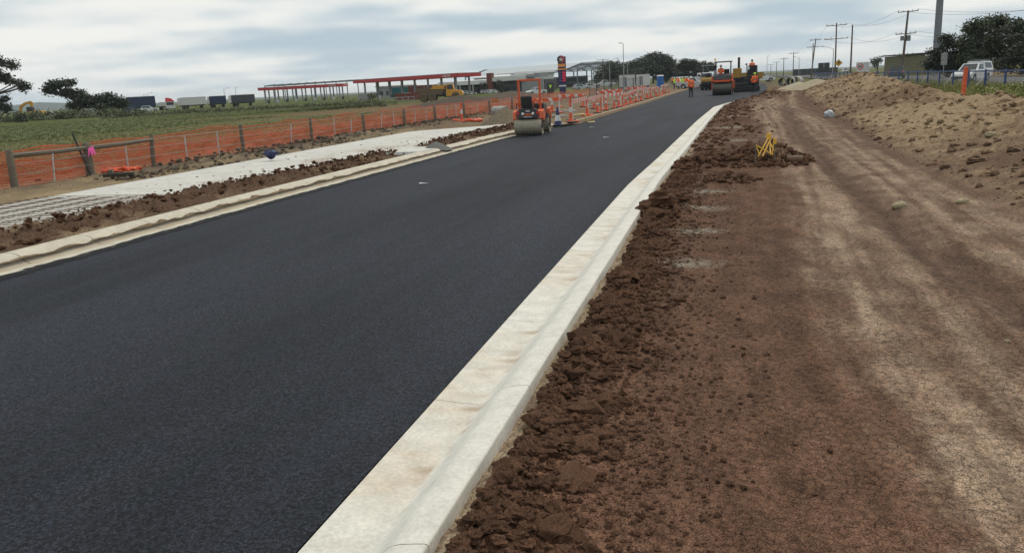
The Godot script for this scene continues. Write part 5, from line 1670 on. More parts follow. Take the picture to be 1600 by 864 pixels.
func site_furniture() -> void:
	var g := "striped barrier boards along the road edge"
	var line := []
	for q in [[892, 191], [917, 181], [943, 172], [972, 166], [996, 158], [1015, 153], [1030, 149], [1043, 144.5]]: line.append(gp(q[0], q[1], 0.08))
	for i in line.size() - 1:
		var a: Vector3 = line[i]
		var z: Vector3 = line[i + 1]
		a.y = 0.06
		z.y = 0.06
		var n := maxi(1, int(a.distance_to(z) / 5.0))
		for k in n: board("orange and white striped barrier board on orange feet", a.lerp(z, float(k) / n + 0.02) + Vector3(rng.randfn() * 0.12, 0, 0), a.lerp(z, (k + 1.0) / n - 0.02) + Vector3(rng.randfn() * 0.12, 0, 0), 0.9 + rng.randfn() * 0.05, g)
	bollard("tall orange bollard with white sleeve at the barrier's near end", gp(892, 191, 0.07) + Vector3(0.1, 0, 0.5), "", 1.15)
	bollard("orange bollard with white sleeve standing by the netting", gp(722, 192, 0.08), "")
	for q in [[900, 190], [929, 183], [938, 179], [948, 175], [960, 172], [968, 170], [978, 167], [986, 164], [994, 162], [1003, 160], [1010, 157], [1018, 154], [1024, 153], [1034, 149], [1040, 147]]:
		var p := gp(q[0] + rng.randf_range(-2, 2), q[1] - 2.0, 0.06)
		p.x = minf(p.x, road_l(p.z) - 0.5)
		p.y = 0.06
		bollard("orange bollard with white sleeve among the striped barriers", p, "bollards among the striped barriers", [0.5, 0.72, 0.42, 0.62, 0.8][int(q[0]) % 5])
	for i in 16:                                        # a second, looser line of bollards and boards behind
		var zz := -46.0 - i * 4.6 + rng.randfn()
		bollard("orange bollard of the loose second row behind the boards", Vector3(road_l(zz) - rng.randf_range(2.0, 4.5), 0.07, zz), "loose second row of bollards", rng.randf_range(0.5, 0.9))
	for i in 6:
		var zz := -50.0 - i * 11.0
		var xa := road_l(zz) - rng.randf_range(2.5, 4.0)
		board("striped board turned across the verge behind the main barrier", Vector3(xa, 0.07, zz), Vector3(xa - 2.2, 0.07, zz - 0.8 + rng.randfn() * 0.5), 0.85, "boards turned across the verge")
	for q in [[-9.6, -44.0, 0.3, "pale timber plank lying on the verge near the first board"], [-10.4, -52.0, -0.4, "pale timber plank lying farther along the verge"], [-9.2, -63.0, 0.2, "pale timber plank lying beside the second row of bollards"]]:
		var sp0 := S()
		box(sp0, Vector3(0, 0.06, 0), Vector3(2.4, 0.06, 0.24), Basis(Vector3.UP, q[2]))
		box(sp0, Vector3(0.1, 0.11, 0.1), Vector3(1.9, 0.05, 0.2), Basis(Vector3.UP, q[2] + 0.15))
		var pk := obj(sp0, "timber_plank", M.white_picket)
		pk.position = Vector3(q[0], 0.06, q[1])
		tag(pk, q[3], "timber")
	# plain orange block feet left lying about
	for q in [[711, 191, "loose orange barrier foot left of the lone bollard"], [733, 190, "loose orange barrier foot right of the lone bollard"], [746, 190, "single orange barrier foot lying near the concrete pipe"]]:
		var st := S()
		box(st, Vector3(0, 0.08, 0), Vector3(0.55, 0.15, 0.3), Basis(Vector3.UP, rng.randf()), 0.04)
		box(st, Vector3(0, 0.17, 0), Vector3(0.2, 0.06, 0.14), Basis(), 0.02)
		var o := obj(st, "orange_block", M.plastic_orange)
		o.position = gp(q[0], q[1], 0.09)
		tag(o, q[2], "block")
	# traffic cone
	var t := thing("traffic_cone", "dark blue traffic cone with a white band by the kerb end", "cone", Vector3(-7.35, 0.08, -37.0) if false else gp(872, 196, 0.08))
	var st := S()
	box(st, Vector3(0, 0.025, 0), Vector3(0.4, 0.045, 0.4), Basis(), 0.015)
	lathe(st, [[0.17, 0.048], [0.14, 0.2]], Transform3D(), 18)
	lathe(st, [[0.092, 0.45], [0.035, 0.78], [0.03, 0.8], [0.0, 0.8]], Transform3D(), 18)
	obj(st, "body", M.navy, t)
	st = S()
	lathe(st, [[0.141, 0.2], [0.093, 0.45]], Transform3D(), 18)
	obj(st, "band", M.white, t)
	# yellow bent pipe at the first barrier
	st = S()
	var b := gp(896, 180, 0.45)
	hose(st, [b, b + Vector3(0.44, 0.02, -0.3), b + Vector3(0.5, -0.03, -0.3), b + Vector3(0.58, -0.33, -0.4), b + Vector3(0.65, -0.36, -0.4), b + Vector3(0.85, -0.36, -0.7)], 0.035, 8)
	tag(obj(st, "bent_pipe", mat(L(.62, .47, .2), 0.5)), "bent cream yellow pipe beside the first striped board", "pipe")
	# timber edging along the left side of the road past the kerb
	st = S()
	var z := -36.0
	while z > -140.0:
		var a := Vector3(road_l(z) - 0.09, 0.06, z)
		var c := Vector3(road_l(z - 4.0) - 0.09, 0.06, z - 4.0)
		bar(st, a, c, 0.14, 0.1)
		z -= 4.02
	tag(obj(st, "edging", mat(L(.35, .28, .19), 0.9)), "low tan timber edging along the asphalt past the cone", "edging")
	# dark temporary fence panels
	var g2 := "dark wire fence panels beyond the barriers"
	for i in 7:
		var p := col(921.0 + i * 11.5, 88.0 + i * 3.5, 0.05)
		var pr := col(932.0 + i * 11.5, 91.0 + i * 3.0, 0.05)
		t = thing("fence_panel", "dark wire temporary fence panel standing past the barriers", "fence panel", p, 0.0, g2)
		var d := pr - p
		t.rotation.y = atan2(-d.z, d.x)
		var l := minf(d.length(), 3.0)
		st = S()
		for x in [0.0, l]: tube(st, Vector3(x, 0, 0), Vector3(x, 2.0, 0), 0.03, 0.03, 6)
		for y in [0.12, 1.98]: tube(st, Vector3(0, y, 0), Vector3(l, y, 0), 0.025, 0.025, 6)
		obj(st, "frame", M.charcoal, t)
		st = S()
		for k in 22: tube(st, Vector3(l * (k + 0.5) / 22, 0.12, 0), Vector3(l * (k + 0.5) / 22, 1.98, 0), 0.006, 0.006, 3, false)
		for k in 6: tube(st, Vector3(0, 0.3 + 0.3 * k, 0), Vector3(l, 0.3 + 0.3 * k, 0), 0.006, 0.006, 3, false)
		obj(st, "wire_mesh", M.grey_steel, t)
	# stakes with yellow tape on the heap
	var base := gp(1195, 246, 0.3)
	t = thing("taped_stakes", "grey stakes wrapped in yellow tape on a dark soil heap", "stakes", base)
	var s0 := gp(1181, 244, 0.3) - base
	var s1 := gp(1211, 243, 0.3) - base
	for q in [[s0, 0.26], [s1, 0.3], [s1 + Vector3(-0.1, 0, -0.3), 0.36]]:
		st = S()
		bar(st, q[0] + Vector3.DOWN * 0.2, q[0] + Vector3(0.0, q[1], 0), 0.045, 0.03)
		obj(st, "stake", M.old_timber, t)
	st = S()
	var tp := s1 + Vector3(-0.1, 0.35, -0.3)
	for q in [[s0 + Vector3(0, 0.22, 0.02), s1 + Vector3(-0.03, 0.02, 0.05)], [s0 + Vector3(0.05, 0.0, 0.05), tp], [s0 + Vector3(0.13, 0.0, 0.06), tp + Vector3(0.03, -0.05, 0)], [s1 + Vector3(-0.08, 0.02, 0.04), tp + Vector3(0.02, -0.08, 0)], [s0 + Vector3(0.0, 0.24, 0.0), s0 + Vector3(0.08, 0.02, 0.04)], [tp + Vector3(0, -0.1, 0.02), s1 + Vector3(0, 0.1, 0.03)], [s1 + Vector3(-0.05, 0.02, 0.03), s1 + Vector3(-0.02, 0.3, 0)]]:
		bar(st, q[0], q[1], 0.022, 0.02, Vector3(0, 0, 1))
	box(st, tp, Vector3(0.09, 0.14, 0.06))
	box(st, s1 + Vector3(0, 0.28, 0), Vector3(0.06, 0.12, 0.05))
	obj(st, "tape", M.tape, t)
	pipe(gp(1243, 251, 0.16) + Vector3(0, 0.02, 0), 0.085, 0.07, 0.3, 1.5, "short brown pipe end lying beside the taped stakes", mat(L(.16, .085, .05), 0.7, 0, M.rust.albedo_texture, 0.4))
	# white bag
	var o := put(lump(77, 0.3, 18, 12), "rubbish_bag", M.bag)
	var p := on_dirt(1297, 183)
	o.position = Vector3(p.x, dirt_y(p.x, p.z) + 0.1, p.z)
	o.scale = Vector3(0.22, 0.15, 0.17)
	o.rotation = Vector3(0.3, 0.4, -0.3)
	tag(o, "knotted white plastic bag at the foot of the mound", "bag")
	# orange stake at the mound's back
	t = thing("marker_stake", "orange painted marker stake standing behind the mound", "stake", Vector3(7.75, 0.6, -30.0), 0.3)
	var sp := gp(1505, 153, 0.75)
	t.position = Vector3(sp.x, dirt_y(sp.x, sp.z) - 0.1, sp.z)
	st = S()
	hull8(st, [Vector3(-0.06, -0.2, -0.04), Vector3(0.06, -0.2, -0.04), Vector3(0.06, -0.2, 0.04), Vector3(-0.06, -0.2, 0.04)], [Vector3(-0.01, 0.97, -0.04), Vector3(0.1, 0.98, -0.04), Vector3(0.1, 0.98, 0.04), Vector3(-0.01, 0.97, 0.04)])
	obj(st, "shaft", M.orange, t)
	st = S()
	box(st, Vector3(0.047, 1.0, 0), Vector3(0.09, 0.06, 0.07))
	obj(st, "tip", M.orange, t)
	# scraps on the asphalt
	for q in [[947, 215, "white paper scrap lying on asphalt nearer the roller's cone"], [661, 287, "tiny white paper scrap alone on the open asphalt"], [925, 199, "pale scrap of paper on asphalt by the barriers"]]:
		st = S()
		var c := gp(q[0], q[1], 0.05) + Vector3.UP * 0.008
		hull8(st, [c + Vector3(-0.1, -0.003, -0.05), c + Vector3(0.11, -0.003, -0.04), c + Vector3(0.08, -0.003, 0.06), c + Vector3(-0.07, -0.003, 0.05)], [c + Vector3(-0.1, 0.01, -0.05), c + Vector3(0.11, 0.002, -0.04), c + Vector3(0.08, 0.02, 0.06), c + Vector3(-0.07, 0.003, 0.05)])
		tag(obj(st, "paper_scrap", M.white), q[2], "paper")

func crew_and_vehicles() -> void:
	small_roller()
	big_roller()
	tyre_roller()
	paver()
	dumper()
	excavator()
	person("worker in orange vest and white helmet standing on fresh asphalt", gp(1080, 151, 0.05), 0.4, "stand", M.vest_orange, M.helmet)
	person("worker in orange vest walking along the dirt beside the paver", col(1180, 86, 0.1), -0.3, "walk", M.vest_orange, M.vest_lime)
	person("paver driver in orange seated on top of the paver", gp(1160, 144, 0.03) + Vector3(1.0, 1.85, -1.7), 0.0, "sit", M.vest_orange, M.black)
	person("roller driver in orange behind the big roller's water tank", gp(1129, 149, 0.03) + Vector3(-0.15, 1.38, -2.0), PI, "sit", M.vest_orange, M.helmet)
	var crew := "paving gang standing beside the road"
	for q in [[1054, 139, 0], [1061, 139, 1], [1066.5, 138.5, 0], [1071, 138, 1], [1075, 137.5, 2], [1058, 136.5, 2], [1051, 132, 1]]:
		person(["worker in lime vest in the gang beside parked utes", "worker in orange vest in the gang beside parked utes", "worker in orange vest in the gang beside parked utes"][q[2]], gp(q[0], q[1], 0.05) * Vector3(1, 0, 1) + Vector3.UP * 0.05, rng.randf() * TAU, ["stand", "walk", "lean"][(q[2] + int(q[0])) % 2], M.vest_lime if q[2] == 0 else M.vest_orange, M.helmet, crew)
	# along the road direction -z is away: a turn of PI/2 makes +x point to -z
	var away := PI / 2
	car("parked_ute", "silver ute parked on the road edge facing the paving machines", col(1086, 128, 0.0), -0.45, M.car_silver, "ute")
	car("parked_ute", "white ute parked behind the lime vested workers", col(1068, 150, 0.1), -1.3, M.car_white, "ute")
	van(col(1096, 140, 0.0))
	car("parked_ute", "white ute parked before the shop behind the roller's roll bar", col(838, 190, -0.5), PI + 0.75, M.car_white, "ute")
	car("parked_ute", "white ute driving past beneath the steel frame and power pole", col(945, 205, 0.3), PI + 0.35, M.car_white, "ute")
	car("parked_ute", "white ute far down the dirt road right of the paver", col(1189, 165, 0.1), 0.3, M.car_white, "ute")
	car("parked_ute", "white ute with tall windowed canopy on the old road", gp(1519, 128, 0.17), PI + 0.95, M.car_white, "ute_canopy")
	car("parked_car", "silver roofed dark hatchback with red tail lamps beyond the blue fence", gp(1402, 123, 0.17), PI * 0.5 - 0.25, M.car_dark, "suv")
	for q in [[732, 245, "white car parked at the shop under the right canopy", 0.6, M.car_white], [762, 250, "silver car parked between the shop's two dark trees", 0.9, M.car_silver], [770, 252, "white car parked by the shop's brick pier", 1.2, M.car_white]]:
		car("parked_car", q[2], col(q[0], q[1], -0.4), q[3], q[4], "sedan")
	for q in [[80, 190, "white car parked behind the hedge below the pines", 0.5, M.car_white], [232, 240, "white car parked in front of the blue curtain trailer", 0.6, M.car_white], [205, 235, "dark car parked at the blue trailer's end", 0.6, M.car_dark], [143, 200, "white car half hidden by the pine clump", 0.2, M.car_white]]:
		car("parked_car", q[2], col(q[0], q[1], -0.1), q[3], q[4], "suv")
	car("parked_car", "white car on the old road beside the round speed sign", gp(1321, 114, 0.17) * Vector3(1, 0, 1) + Vector3(0, 0.17, 0), PI * 0.5, M.car_white, "suv")
	toilet(col(1032, 160, 0.05))
	for q in [[980, 175, 2.9, "white site shed left of the blue toilet"], [1005, 185, 2.6, "smaller white site shed by the street lamps"]]:
		shed(col(q[0], q[1], 0.0), q[2], q[3])
func shed(at: Vector3, w: float, label: String) -> void:
	var t := thing("site_shed", label, "shed", at, 0.3)
	var st := S()
	box(st, Vector3(0, 1.6, 0), Vector3(w, 2.4, 2.4), Basis(), 0.02)
	obj(st, "wall", M.white, t)
	st = S()
	box(st, Vector3(0, 2.85, 0), Vector3(w + 0.1, 0.1, 2.5))
	obj(st, "roof", M.grey_wall, t)
	st = S()
	box(st, Vector3(-w * 0.25, 1.5, 1.21), Vector3(0.8, 1.9, 0.03))
	obj(st, "door", M.grey_wall, t)
	st = S()
	for x in [-1, 1]: box(st, Vector3(x * w * 0.4, 0.2, 0), Vector3(0.2, 0.42, 2.2))
	obj(st, "skids", M.black, t)
func toilet(at: Vector3) -> void:
	var t := thing("portable_toilet", "blue portable toilet cabin with a pale roof", "toilet", at, 0.35)
	var st := S()
	box(st, Vector3(0, 1.12, 0), Vector3(1.1, 2.05, 1.1), Basis(), 0.03)
	obj(st, "cabin", M.toilet_blue, t)
	st = S()
	hull8(st, [Vector3(-0.6, 2.15, -0.6), Vector3(0.6, 2.15, -0.6), Vector3(0.6, 2.15, 0.6), Vector3(-0.6, 2.15, 0.6)], [Vector3(-0.4, 2.38, -0.4), Vector3(0.4, 2.38, -0.4), Vector3(0.4, 2.38, 0.4), Vector3(-0.4, 2.38, 0.4)])
	obj(st, "roof", M.white, t)
	st = S()
	box(st, Vector3(0, 1.08, 0.56), Vector3(0.72, 1.85, 0.03))
	var d := obj(st, "door", M.toilet_blue, t)
	st = S()
	box(st, Vector3(0.28, 1.1, 0.59), Vector3(0.05, 0.14, 0.04))
	obj(st, "handle", M.white, d)
	st = S()
	box(st, Vector3(0, 0.05, 0), Vector3(1.2, 0.1, 1.2))
	obj(st, "skid", M.black, t)
func van(at: Vector3) -> void:
	var t := thing("tray_truck", "white and green tray truck parked behind the silver ute", "truck", at, -1.15)
	var st := S()
	prism(st, [[0.6, 0.5], [2.6, 0.5], [2.65, 1.2], [2.3, 2.3], [0.6, 2.35]], -0.95, 0.95)
	obj(st, "cab", M.car_white, t)
	st = S()
	prism(st, [[2.62, 1.28], [2.66, 1.28], [2.36, 2.2], [2.32, 2.2]], -0.82, 0.82)
	obj(st, "windscreen", M.glass, t)
	st = S()
	for s in [-1, 1]: box(st, Vector3(1.5, 1.75, s * 0.951), Vector3(1.2, 0.6, 0.02))
	obj(st, "side_window", M.glass, t)
	st = S()
	box(st, Vector3(-1.2, 0.95, 0), Vector3(3.4, 0.12, 2.0))
	for s in [-1, 1]: box(st, Vector3(-1.2, 1.2, s * 0.98), Vector3(3.4, 0.4, 0.04))
	obj(st, "tray", M.galv, t)
	for x in [1.75, -1.7]:
		for s in [-1, 1]:
			st = S()
			lathe(st, [[0.0, -0.12], [0.38, -0.12], [0.42, -0.06], [0.42, 0.06], [0.38, 0.12], [0.0, 0.12]], Transform3D(Basis(Vector3.RIGHT, PI / 2), Vector3(x, 0.42, s * 0.82)), 18)
			obj(st, "wheel", M.rubber, t)

# ------------------------------------------------------------------ the service station and the sheds beyond the paddock
func letters(text: String, size: float, m: Material, parent: Node3D, at: Vector3, turn := 0.0) -> void:
	var tm := TextMesh.new()
	var f := SystemFont.new()
	f.font_names = PackedStringArray(["Droid Sans"])
	f.font_weight = 700
	tm.font = f
	tm.text = text
	tm.font_size = 64
	tm.pixel_size = size / 64.0
	tm.depth = 0.04
	var o := put(tm, "lettering", m, parent)
	o.position = at
	o.rotation.y = turn
func canopy(label: String, a: Vector3, z: Vector3, deep: float, top: float, fh: float, cols: int, group := "") -> void:
	var t := thing("fuel_canopy", label, "canopy", a)
	var d := z - a
	var l := d.length()
	t.rotation.y = atan2(-d.z, d.x)                      # local x runs from a to z, +z faces us
	var st := S()
	box(st, Vector3(l / 2, top - fh / 2, -deep / 2), Vector3(l - 0.3, fh - 0.3, deep - 0.3))
	obj(st, "soffit", M.white, t)
	for q in [[Vector3(l / 2, top - fh / 2, 0), Vector3(l, fh, 0.15)], [Vector3(l / 2, top - fh / 2, -deep), Vector3(l, fh, 0.15)], [Vector3(0, top - fh / 2, -deep / 2), Vector3(0.15, fh, deep - 0.16)], [Vector3(l, top - fh / 2, -deep / 2), Vector3(0.15, fh, deep - 0.16)]]:
		st = S()
		box(st, q[0], q[1])
		obj(st, "fascia", M.red, t)
	st = S()
	box(st, Vector3(l / 2, top + 0.08, -deep / 2), Vector3(l + 0.1, 0.14, deep + 0.1))
	obj(st, "roof", M.grey_wall, t)
	for k in cols:
		for s in [0.22, 0.78]:
			st = S()
			box(st, Vector3(l * (k + 0.5) / cols, (top - fh) / 2 - 0.4, -deep * s), Vector3(0.45, top - fh + 1.2, 0.4))
			var c := obj(st, "column", M.grey_wall, t)
			if s > 0.5: continue
			st = S()
			box(st, Vector3(l * (k + 0.5) / cols + 1.2, 0.4, -deep * s), Vector3(0.9, 2.0, 0.5), Basis(), 0.05)
			obj(st, "pump", M.white if k % 2 else M.charcoal, c)
	letters("CALTEX", 0.85, M.white, t, Vector3(l - 4.2, top - fh / 2, 0.1))
func station() -> void:
	canopy("long red fuel canopy on grey columns behind the dump truck", col(553, 262, -0.4), col(716, 230, -0.4), 10.0, 5.95 + 0.4, 0.95, 8)
	canopy("farther red truck canopy on thin columns left of the dump truck", col(404, 345, -0.3), col(536, 335, -0.3), 9.0, 6.3, 1.0, 9)
	# frame roof behind the truck canopy
	var t := thing("steel_roof", "grey open roof frame standing behind the red truck canopy", "roof frame", col(415, 372, 0))
	var d := col(560, 345, 0) - t.position
	t.rotation.y = atan2(-d.z, d.x)
	var l := d.length()
	var st := S()
	bar(st, Vector3(0, 7.0, 0), Vector3(l, 7.3, 0), 0.4, 0.5)
	bar(st, Vector3(0, 7.0, -8), Vector3(l, 7.3, -8), 0.4, 0.5)
	for k in 12: bar(st, Vector3(l * k / 11.0, 7.1, 0), Vector3(l * k / 11.0, 7.6, -8), 0.2, 0.3)
	obj(st, "beams", M.grey_steel, t)
	for k in 10:
		st = S()
		bar(st, Vector3(l * k / 9.0, -0.2, 0), Vector3(l * k / 9.0, 7.0, 0), 0.3, 0.3)
		obj(st, "column", M.galv, t)
	# shop
	t = thing("shop_building", "low shop with white awning, dark glazing and brick piers", "shop", col(690, 268, -0.5))
	d = col(850, 250, -0.5) - t.position
	t.rotation.y = atan2(-d.z, d.x)
	l = d.length()
	st = S()
	box(st, Vector3(l / 2, 1.8, -5), Vector3(l, 4.0, 9.0))
	obj(st, "wall", M.charcoal, t)
	st = S()
	hull8(st, [Vector3(-0.5, 3.3, 1.5), Vector3(l * 0.5, 3.3, 1.5), Vector3(l * 0.5, 3.3, -9), Vector3(-0.5, 3.3, -9)], [Vector3(-0.5, 4.5, 1.3), Vector3(l * 0.5, 4.5, 1.3), Vector3(l * 0.5, 4.8, -9), Vector3(-0.5, 4.8, -9)])
	obj(st, "awning", M.white, t)
	st = S()
	box(st, Vector3(l * 0.68, 4.5, -2.5), Vector3(l * 0.3, 1.2, 8.0))
	box(st, Vector3(l * 0.76, 5.2, -3.0), Vector3(l * 0.14, 1.2, 6.0))
	obj(st, "parapet", M.white, t)
	st = S()
	box(st, Vector3(l * 0.85, 5.0, -4.0), Vector3(l * 0.2, 0.9, 6.0))
	box(st, Vector3(l * 0.9, 2.0, 0.2), Vector3(l * 0.2, 4.2, 0.6))
	obj(st, "grey_panel", M.grey_wall, t)
	st = S()
	box(st, Vector3(l * 0.51, 3.2, 0.9), Vector3(1.8, 6.6, 1.6))
	obj(st, "brick_pier", M.brick, t)
	for k in 12:
		if k == 6: continue
		st = S()
		box(st, Vector3(l * (k + 0.5) / 13.0, 1.3, -0.47), Vector3(l / 13.0 - 0.25, 2.3, 0.06))
		var w := obj(st, "window", M.grey_steel, t)
		st = S()
		box(st, Vector3(l * (k + 0.5) / 13.0, 1.3, -0.42), Vector3(l / 13.0 - 0.45, 2.1, 0.04))
		obj(st, "pane", M.glass, w)
	for k in 4:
		st = S()
		box(st, Vector3(l * (0.08 + k * 0.13), 1.4, 1.2), Vector3(0.25, 3.8, 0.25))
		obj(st, "post", M.white, t)
	# teal hoarding and red wall behind the pumps
	for q in [[612, 637, 272, 3.6, M.teal, "teal screen wall standing behind the long fuel canopy"], [637, 702, 270, 4.0, M.brick, "dark red brick wall standing behind the long fuel canopy"], [616, 668, 205, 1.9, M.brick, "low red hoarding left of the dump truck"]]:
		wall(col(q[0], q[2], -0.5), col(q[1], q[2], -0.5), q[3], q[4], q[5])
	wall(col(559, 235, -0.4), col(576, 235, -0.4), 2.2, M.grey_wall, "pale concrete block wall under the long canopy's far end")
	tree("round dark bush beside the pale wall under the canopy", col(581, 232, -0.4), [[Vector3.ZERO, Vector3(0, 0.6, 0), Vector3(0, 1.2, 0)], 0.08], sub([[Vector3(0, 1.2, 0), Vector3(1.2, 1.0, 1.0)]], 6, 0.5), 0.22, 200, Color(0.016, 0.022, 0.014), Color(0.04, 0.05, 0.026), "", "bush")
	# white rail fence left of the dumper
	t = thing("rail_fence", "low white metal rail fence beside the dump truck", "fence", col(592, 178, -0.5))
	d = col(646, 172, -0.5) - t.position
	t.rotation.y = atan2(-d.z, d.x)
	l = d.length()
	for k in 7:
		st = S()
		box(st, Vector3(l * k / 6.0, 0.6, 0), Vector3(0.1, 1.3, 0.1))
		obj(st, "post", M.galv, t)
	for y in [0.55, 1.15]:
		st = S()
		box(st, Vector3(l / 2, y, 0.06), Vector3(l, 0.12, 0.05))
		obj(st, "rail", M.galv, t)
	building("long pale roofed store behind the shop's brick pier", 742, 800, 300, 5.2, M.grey_wall, M.white)
	building("white walled store between the shop and the price sign", 806, 866, 285, 5.6, M.white, M.grey_wall)
	building("low grey store seen through the long canopy's columns", 588, 650, 330, 4.2, M.grey_wall, M.white)
	for q in [[662, 240, "dark car waiting under the long fuel canopy", M.car_dark], [640, 238, "white car waiting at the pumps beside the teal wall", M.car_white], [712, 238, "silver car waiting under the canopy's end by the cab", M.car_silver], [908, 225, "silver car parked before the steel warehouse frame", M.car_silver], [925, 232, "white car parked before the steel warehouse frame", M.car_white]]:
		car("parked_car", q[2], col(q[0], q[1], -0.3), 0.5 + 0.3 * rng.randfn(), q[3], "suv")
	# price sign
	var p := col(879, 155, 0.2)
	t = thing("price_sign", "tall dark pylon sign with round star emblem and red prices", "sign", p)
	d = col(890, 155) - col(868, 155)
	t.rotation.y = atan2(-d.z, d.x)
	var base := high(879, 136, 155) - 0.2
	var top := high(879, 88, 155) - 0.2
	var H := top - base
	st = S()
	box(st, Vector3(0, base + H * 0.43, 0), Vector3(1.5, H * 0.86, 0.4))
	box(st, Vector3(0.62, base + H * 0.5, -0.02), Vector3(0.26, H, 0.36))
	box(st, Vector3(0, base * 0.5 - 0.2, 0), Vector3(1.2, absf(base) + 0.6, 0.3))
	obj(st, "pylon", M.navy, t)
	st = S()
	box(st, Vector3(-0.08, base + H * 0.71, 0.21), Vector3(1.36, H * 0.1, 0.04))
	box(st, Vector3(-0.02, base + H * 0.585, 0.21), Vector3(1.7, H * 0.045, 0.05))
	obj(st, "orange_panel", M.sky_orange, t)
	st = S()
	lathe(st, [[0.0, -0.06], [0.72, -0.06], [0.74, 0.0], [0.72, 0.06], [0.0, 0.06]], Transform3D(Basis(Vector3.RIGHT, PI / 2), Vector3(-0.14, base + H * 0.9, 0.2)), 28)
	var disc := obj(st, "emblem_disc", mat(L(.33, .025, .05), 0.4), t)
	st = S()
	var half := [[0, -0.7]]
	for i in 15: half.append([-sin(PI * i / 14.0) * 0.7, -cos(PI * i / 14.0) * 0.7])
	half.append([-0.1, 0.2])
	prism(st, half.slice(1), 0.262, 0.27, Transform3D(Basis(Vector3.BACK, 0.25), Vector3(-0.14, base + H * 0.9, 0)))
	obj(st, "emblem_dark_half", M.charcoal, disc)
	st = S()
	var star := []
	for i in 10:
		var r := 0.5 if i % 2 == 0 else 0.19
		star.append([sin(TAU * i / 10.0) * r, cos(TAU * i / 10.0) * r])
	prism(st, star, 0.272, 0.29, Transform3D(Basis(Vector3.BACK, -0.15), Vector3(-0.12, base + H * 0.9, 0)))
	obj(st, "emblem_star", M.white, disc)
	st = S()
	box(st, Vector3(0, base + H * 0.04, 0.22), Vector3(1.4, H * 0.05, 0.04))
	obj(st, "white_panel", M.white, t)
	for k in 4:
		st = S()
		var y := base + H * (0.47 - k * 0.085)
		for dg in 3:
			var x := 0.14 + dg * 0.2
			for sg in [[0, 0.12, 0.15, 0.04], [0, 0, 0.15, 0.04], [0, -0.12, 0.15, 0.04], [0.06, 0.06, 0.04, 0.14], [-0.06, -0.06, 0.04, 0.14]]: box(st, Vector3(x + sg[0], y + sg[1], 0.22), Vector3(sg[2], sg[3], 0.04), Basis(), 0.0)
		var pr := obj(st, "price_digits", M.price, t)
		st = S()
		box(st, Vector3(-0.4, y, 0.21), Vector3(0.4, 0.1, 0.02), Basis(), 0.0)
		obj(st, "fuel_strip", M.grey_steel, pr)
	# warehouse frame under construction
	var a := col(728, 365, -0.2)
	var b := col(925, 318, -0.2)
	t = thing("steel_warehouse", "large grey steel warehouse frame with bare gable end", "warehouse", a)
	d = b - a
	t.rotation.y = atan2(-d.z, d.x)
	l = d.length()
	var eave := 6.6
	var ridge := 9.3
	var n := 11
	for k in n:
		st = S()
		var x := l * k / (n - 1.0)
		bar(st, Vector3(x, -0.2, 0), Vector3(x, eave, 0), 0.32, 0.42)
		bar(st, Vector3(x, -0.2, -24), Vector3(x, eave, -24), 0.32, 0.42)
		bar(st, Vector3(x, eave, 0), Vector3(x, ridge, -12), 0.3, 0.5)
		bar(st, Vector3(x, ridge, -12), Vector3(x, eave, -24), 0.3, 0.5)
		obj(st, "portal_frame", M.grey_steel, t)
	st = S()
	for k in 9:
		var y := lerpf(eave, ridge, k / 8.0)
		bar(st, Vector3(0, y + 0.3, -1.5 * k), Vector3(l, y + 0.3, -1.5 * k), 0.16, 0.2)
		bar(st, Vector3(0, y + 0.3, -24 + 1.5 * k), Vector3(l, y + 0.3, -24 + 1.5 * k), 0.16, 0.2)
	obj(st, "purlins", M.grey_steel, t)
	st = S()
	hull8(st, [Vector3(l * 0.05, eave + 0.42, 0), Vector3(l * 0.8, eave + 0.42, 0), Vector3(l * 0.8, ridge + 0.42, -12), Vector3(l * 0.05, ridge + 0.42, -12)], [Vector3(l * 0.05, eave + 0.47, 0), Vector3(l * 0.8, eave + 0.47, 0), Vector3(l * 0.8, ridge + 0.47, -12), Vector3(l * 0.05, ridge + 0.47, -12)])
	obj(st, "roof_sheeting", mat(L(.42, .46, .48), 0.5, 0.2), t)
	for k in 9:
		st = S()
		var z := -24.0 * (k + 0.5) / 9.0
		bar(st, Vector3(l, -0.2, z), Vector3(l, eave + (ridge - eave) * (1.0 - absf(z + 12) / 12.0), z), 0.22, 0.26)
		obj(st, "gable_post", M.grey_steel, t)
	st = S()
	for y in [2.0, 4.0, 6.2]:
		bar(st, Vector3(l, y, 0), Vector3(l, y, -24), 0.12, 0.2)
		bar(st, Vector3(l * 0.45, y, 0), Vector3(l, y, 0), 0.12, 0.2)
	obj(st, "girts", M.grey_steel, t)
	st = S()
	box(st, Vector3(l * 0.3, 2.2, -20), Vector3(l * 0.9, 4.8, 0.3))
	obj(st, "back_wall", M.charcoal, t)
	# far trailers at the truck stop
	for q in [[192, 243, 262, 151, "blue curtain sided trailer with white nose at the truck stop", M.curtain_blue], [246, 262, 270, 160, "short white box trailer behind the blue curtain trailer", M.white], [276, 322, 255, 152, "long white box trailer with a pale end", M.white], [323, 353, 258, 150, "dark blue curtain trailer beside the long white one", M.curtain_blue], [356, 398, 250, 148, "darkest curtain trailer nearest the truck canopy", M.car_dark]]:
		trailer(q[0], q[1], q[2], q[3], q[4], q[5])
	t = thing("truck_cab", "red and white truck cab parked between the trailers", "truck", col(265, 250, -0.1), 0.6)
	st = S()
	box(st, Vector3(0, 1.5, 0), Vector3(2.4, 2.0, 2.4), Basis(), 0.15)
	obj(st, "cab", M.white, t)
	st = S()
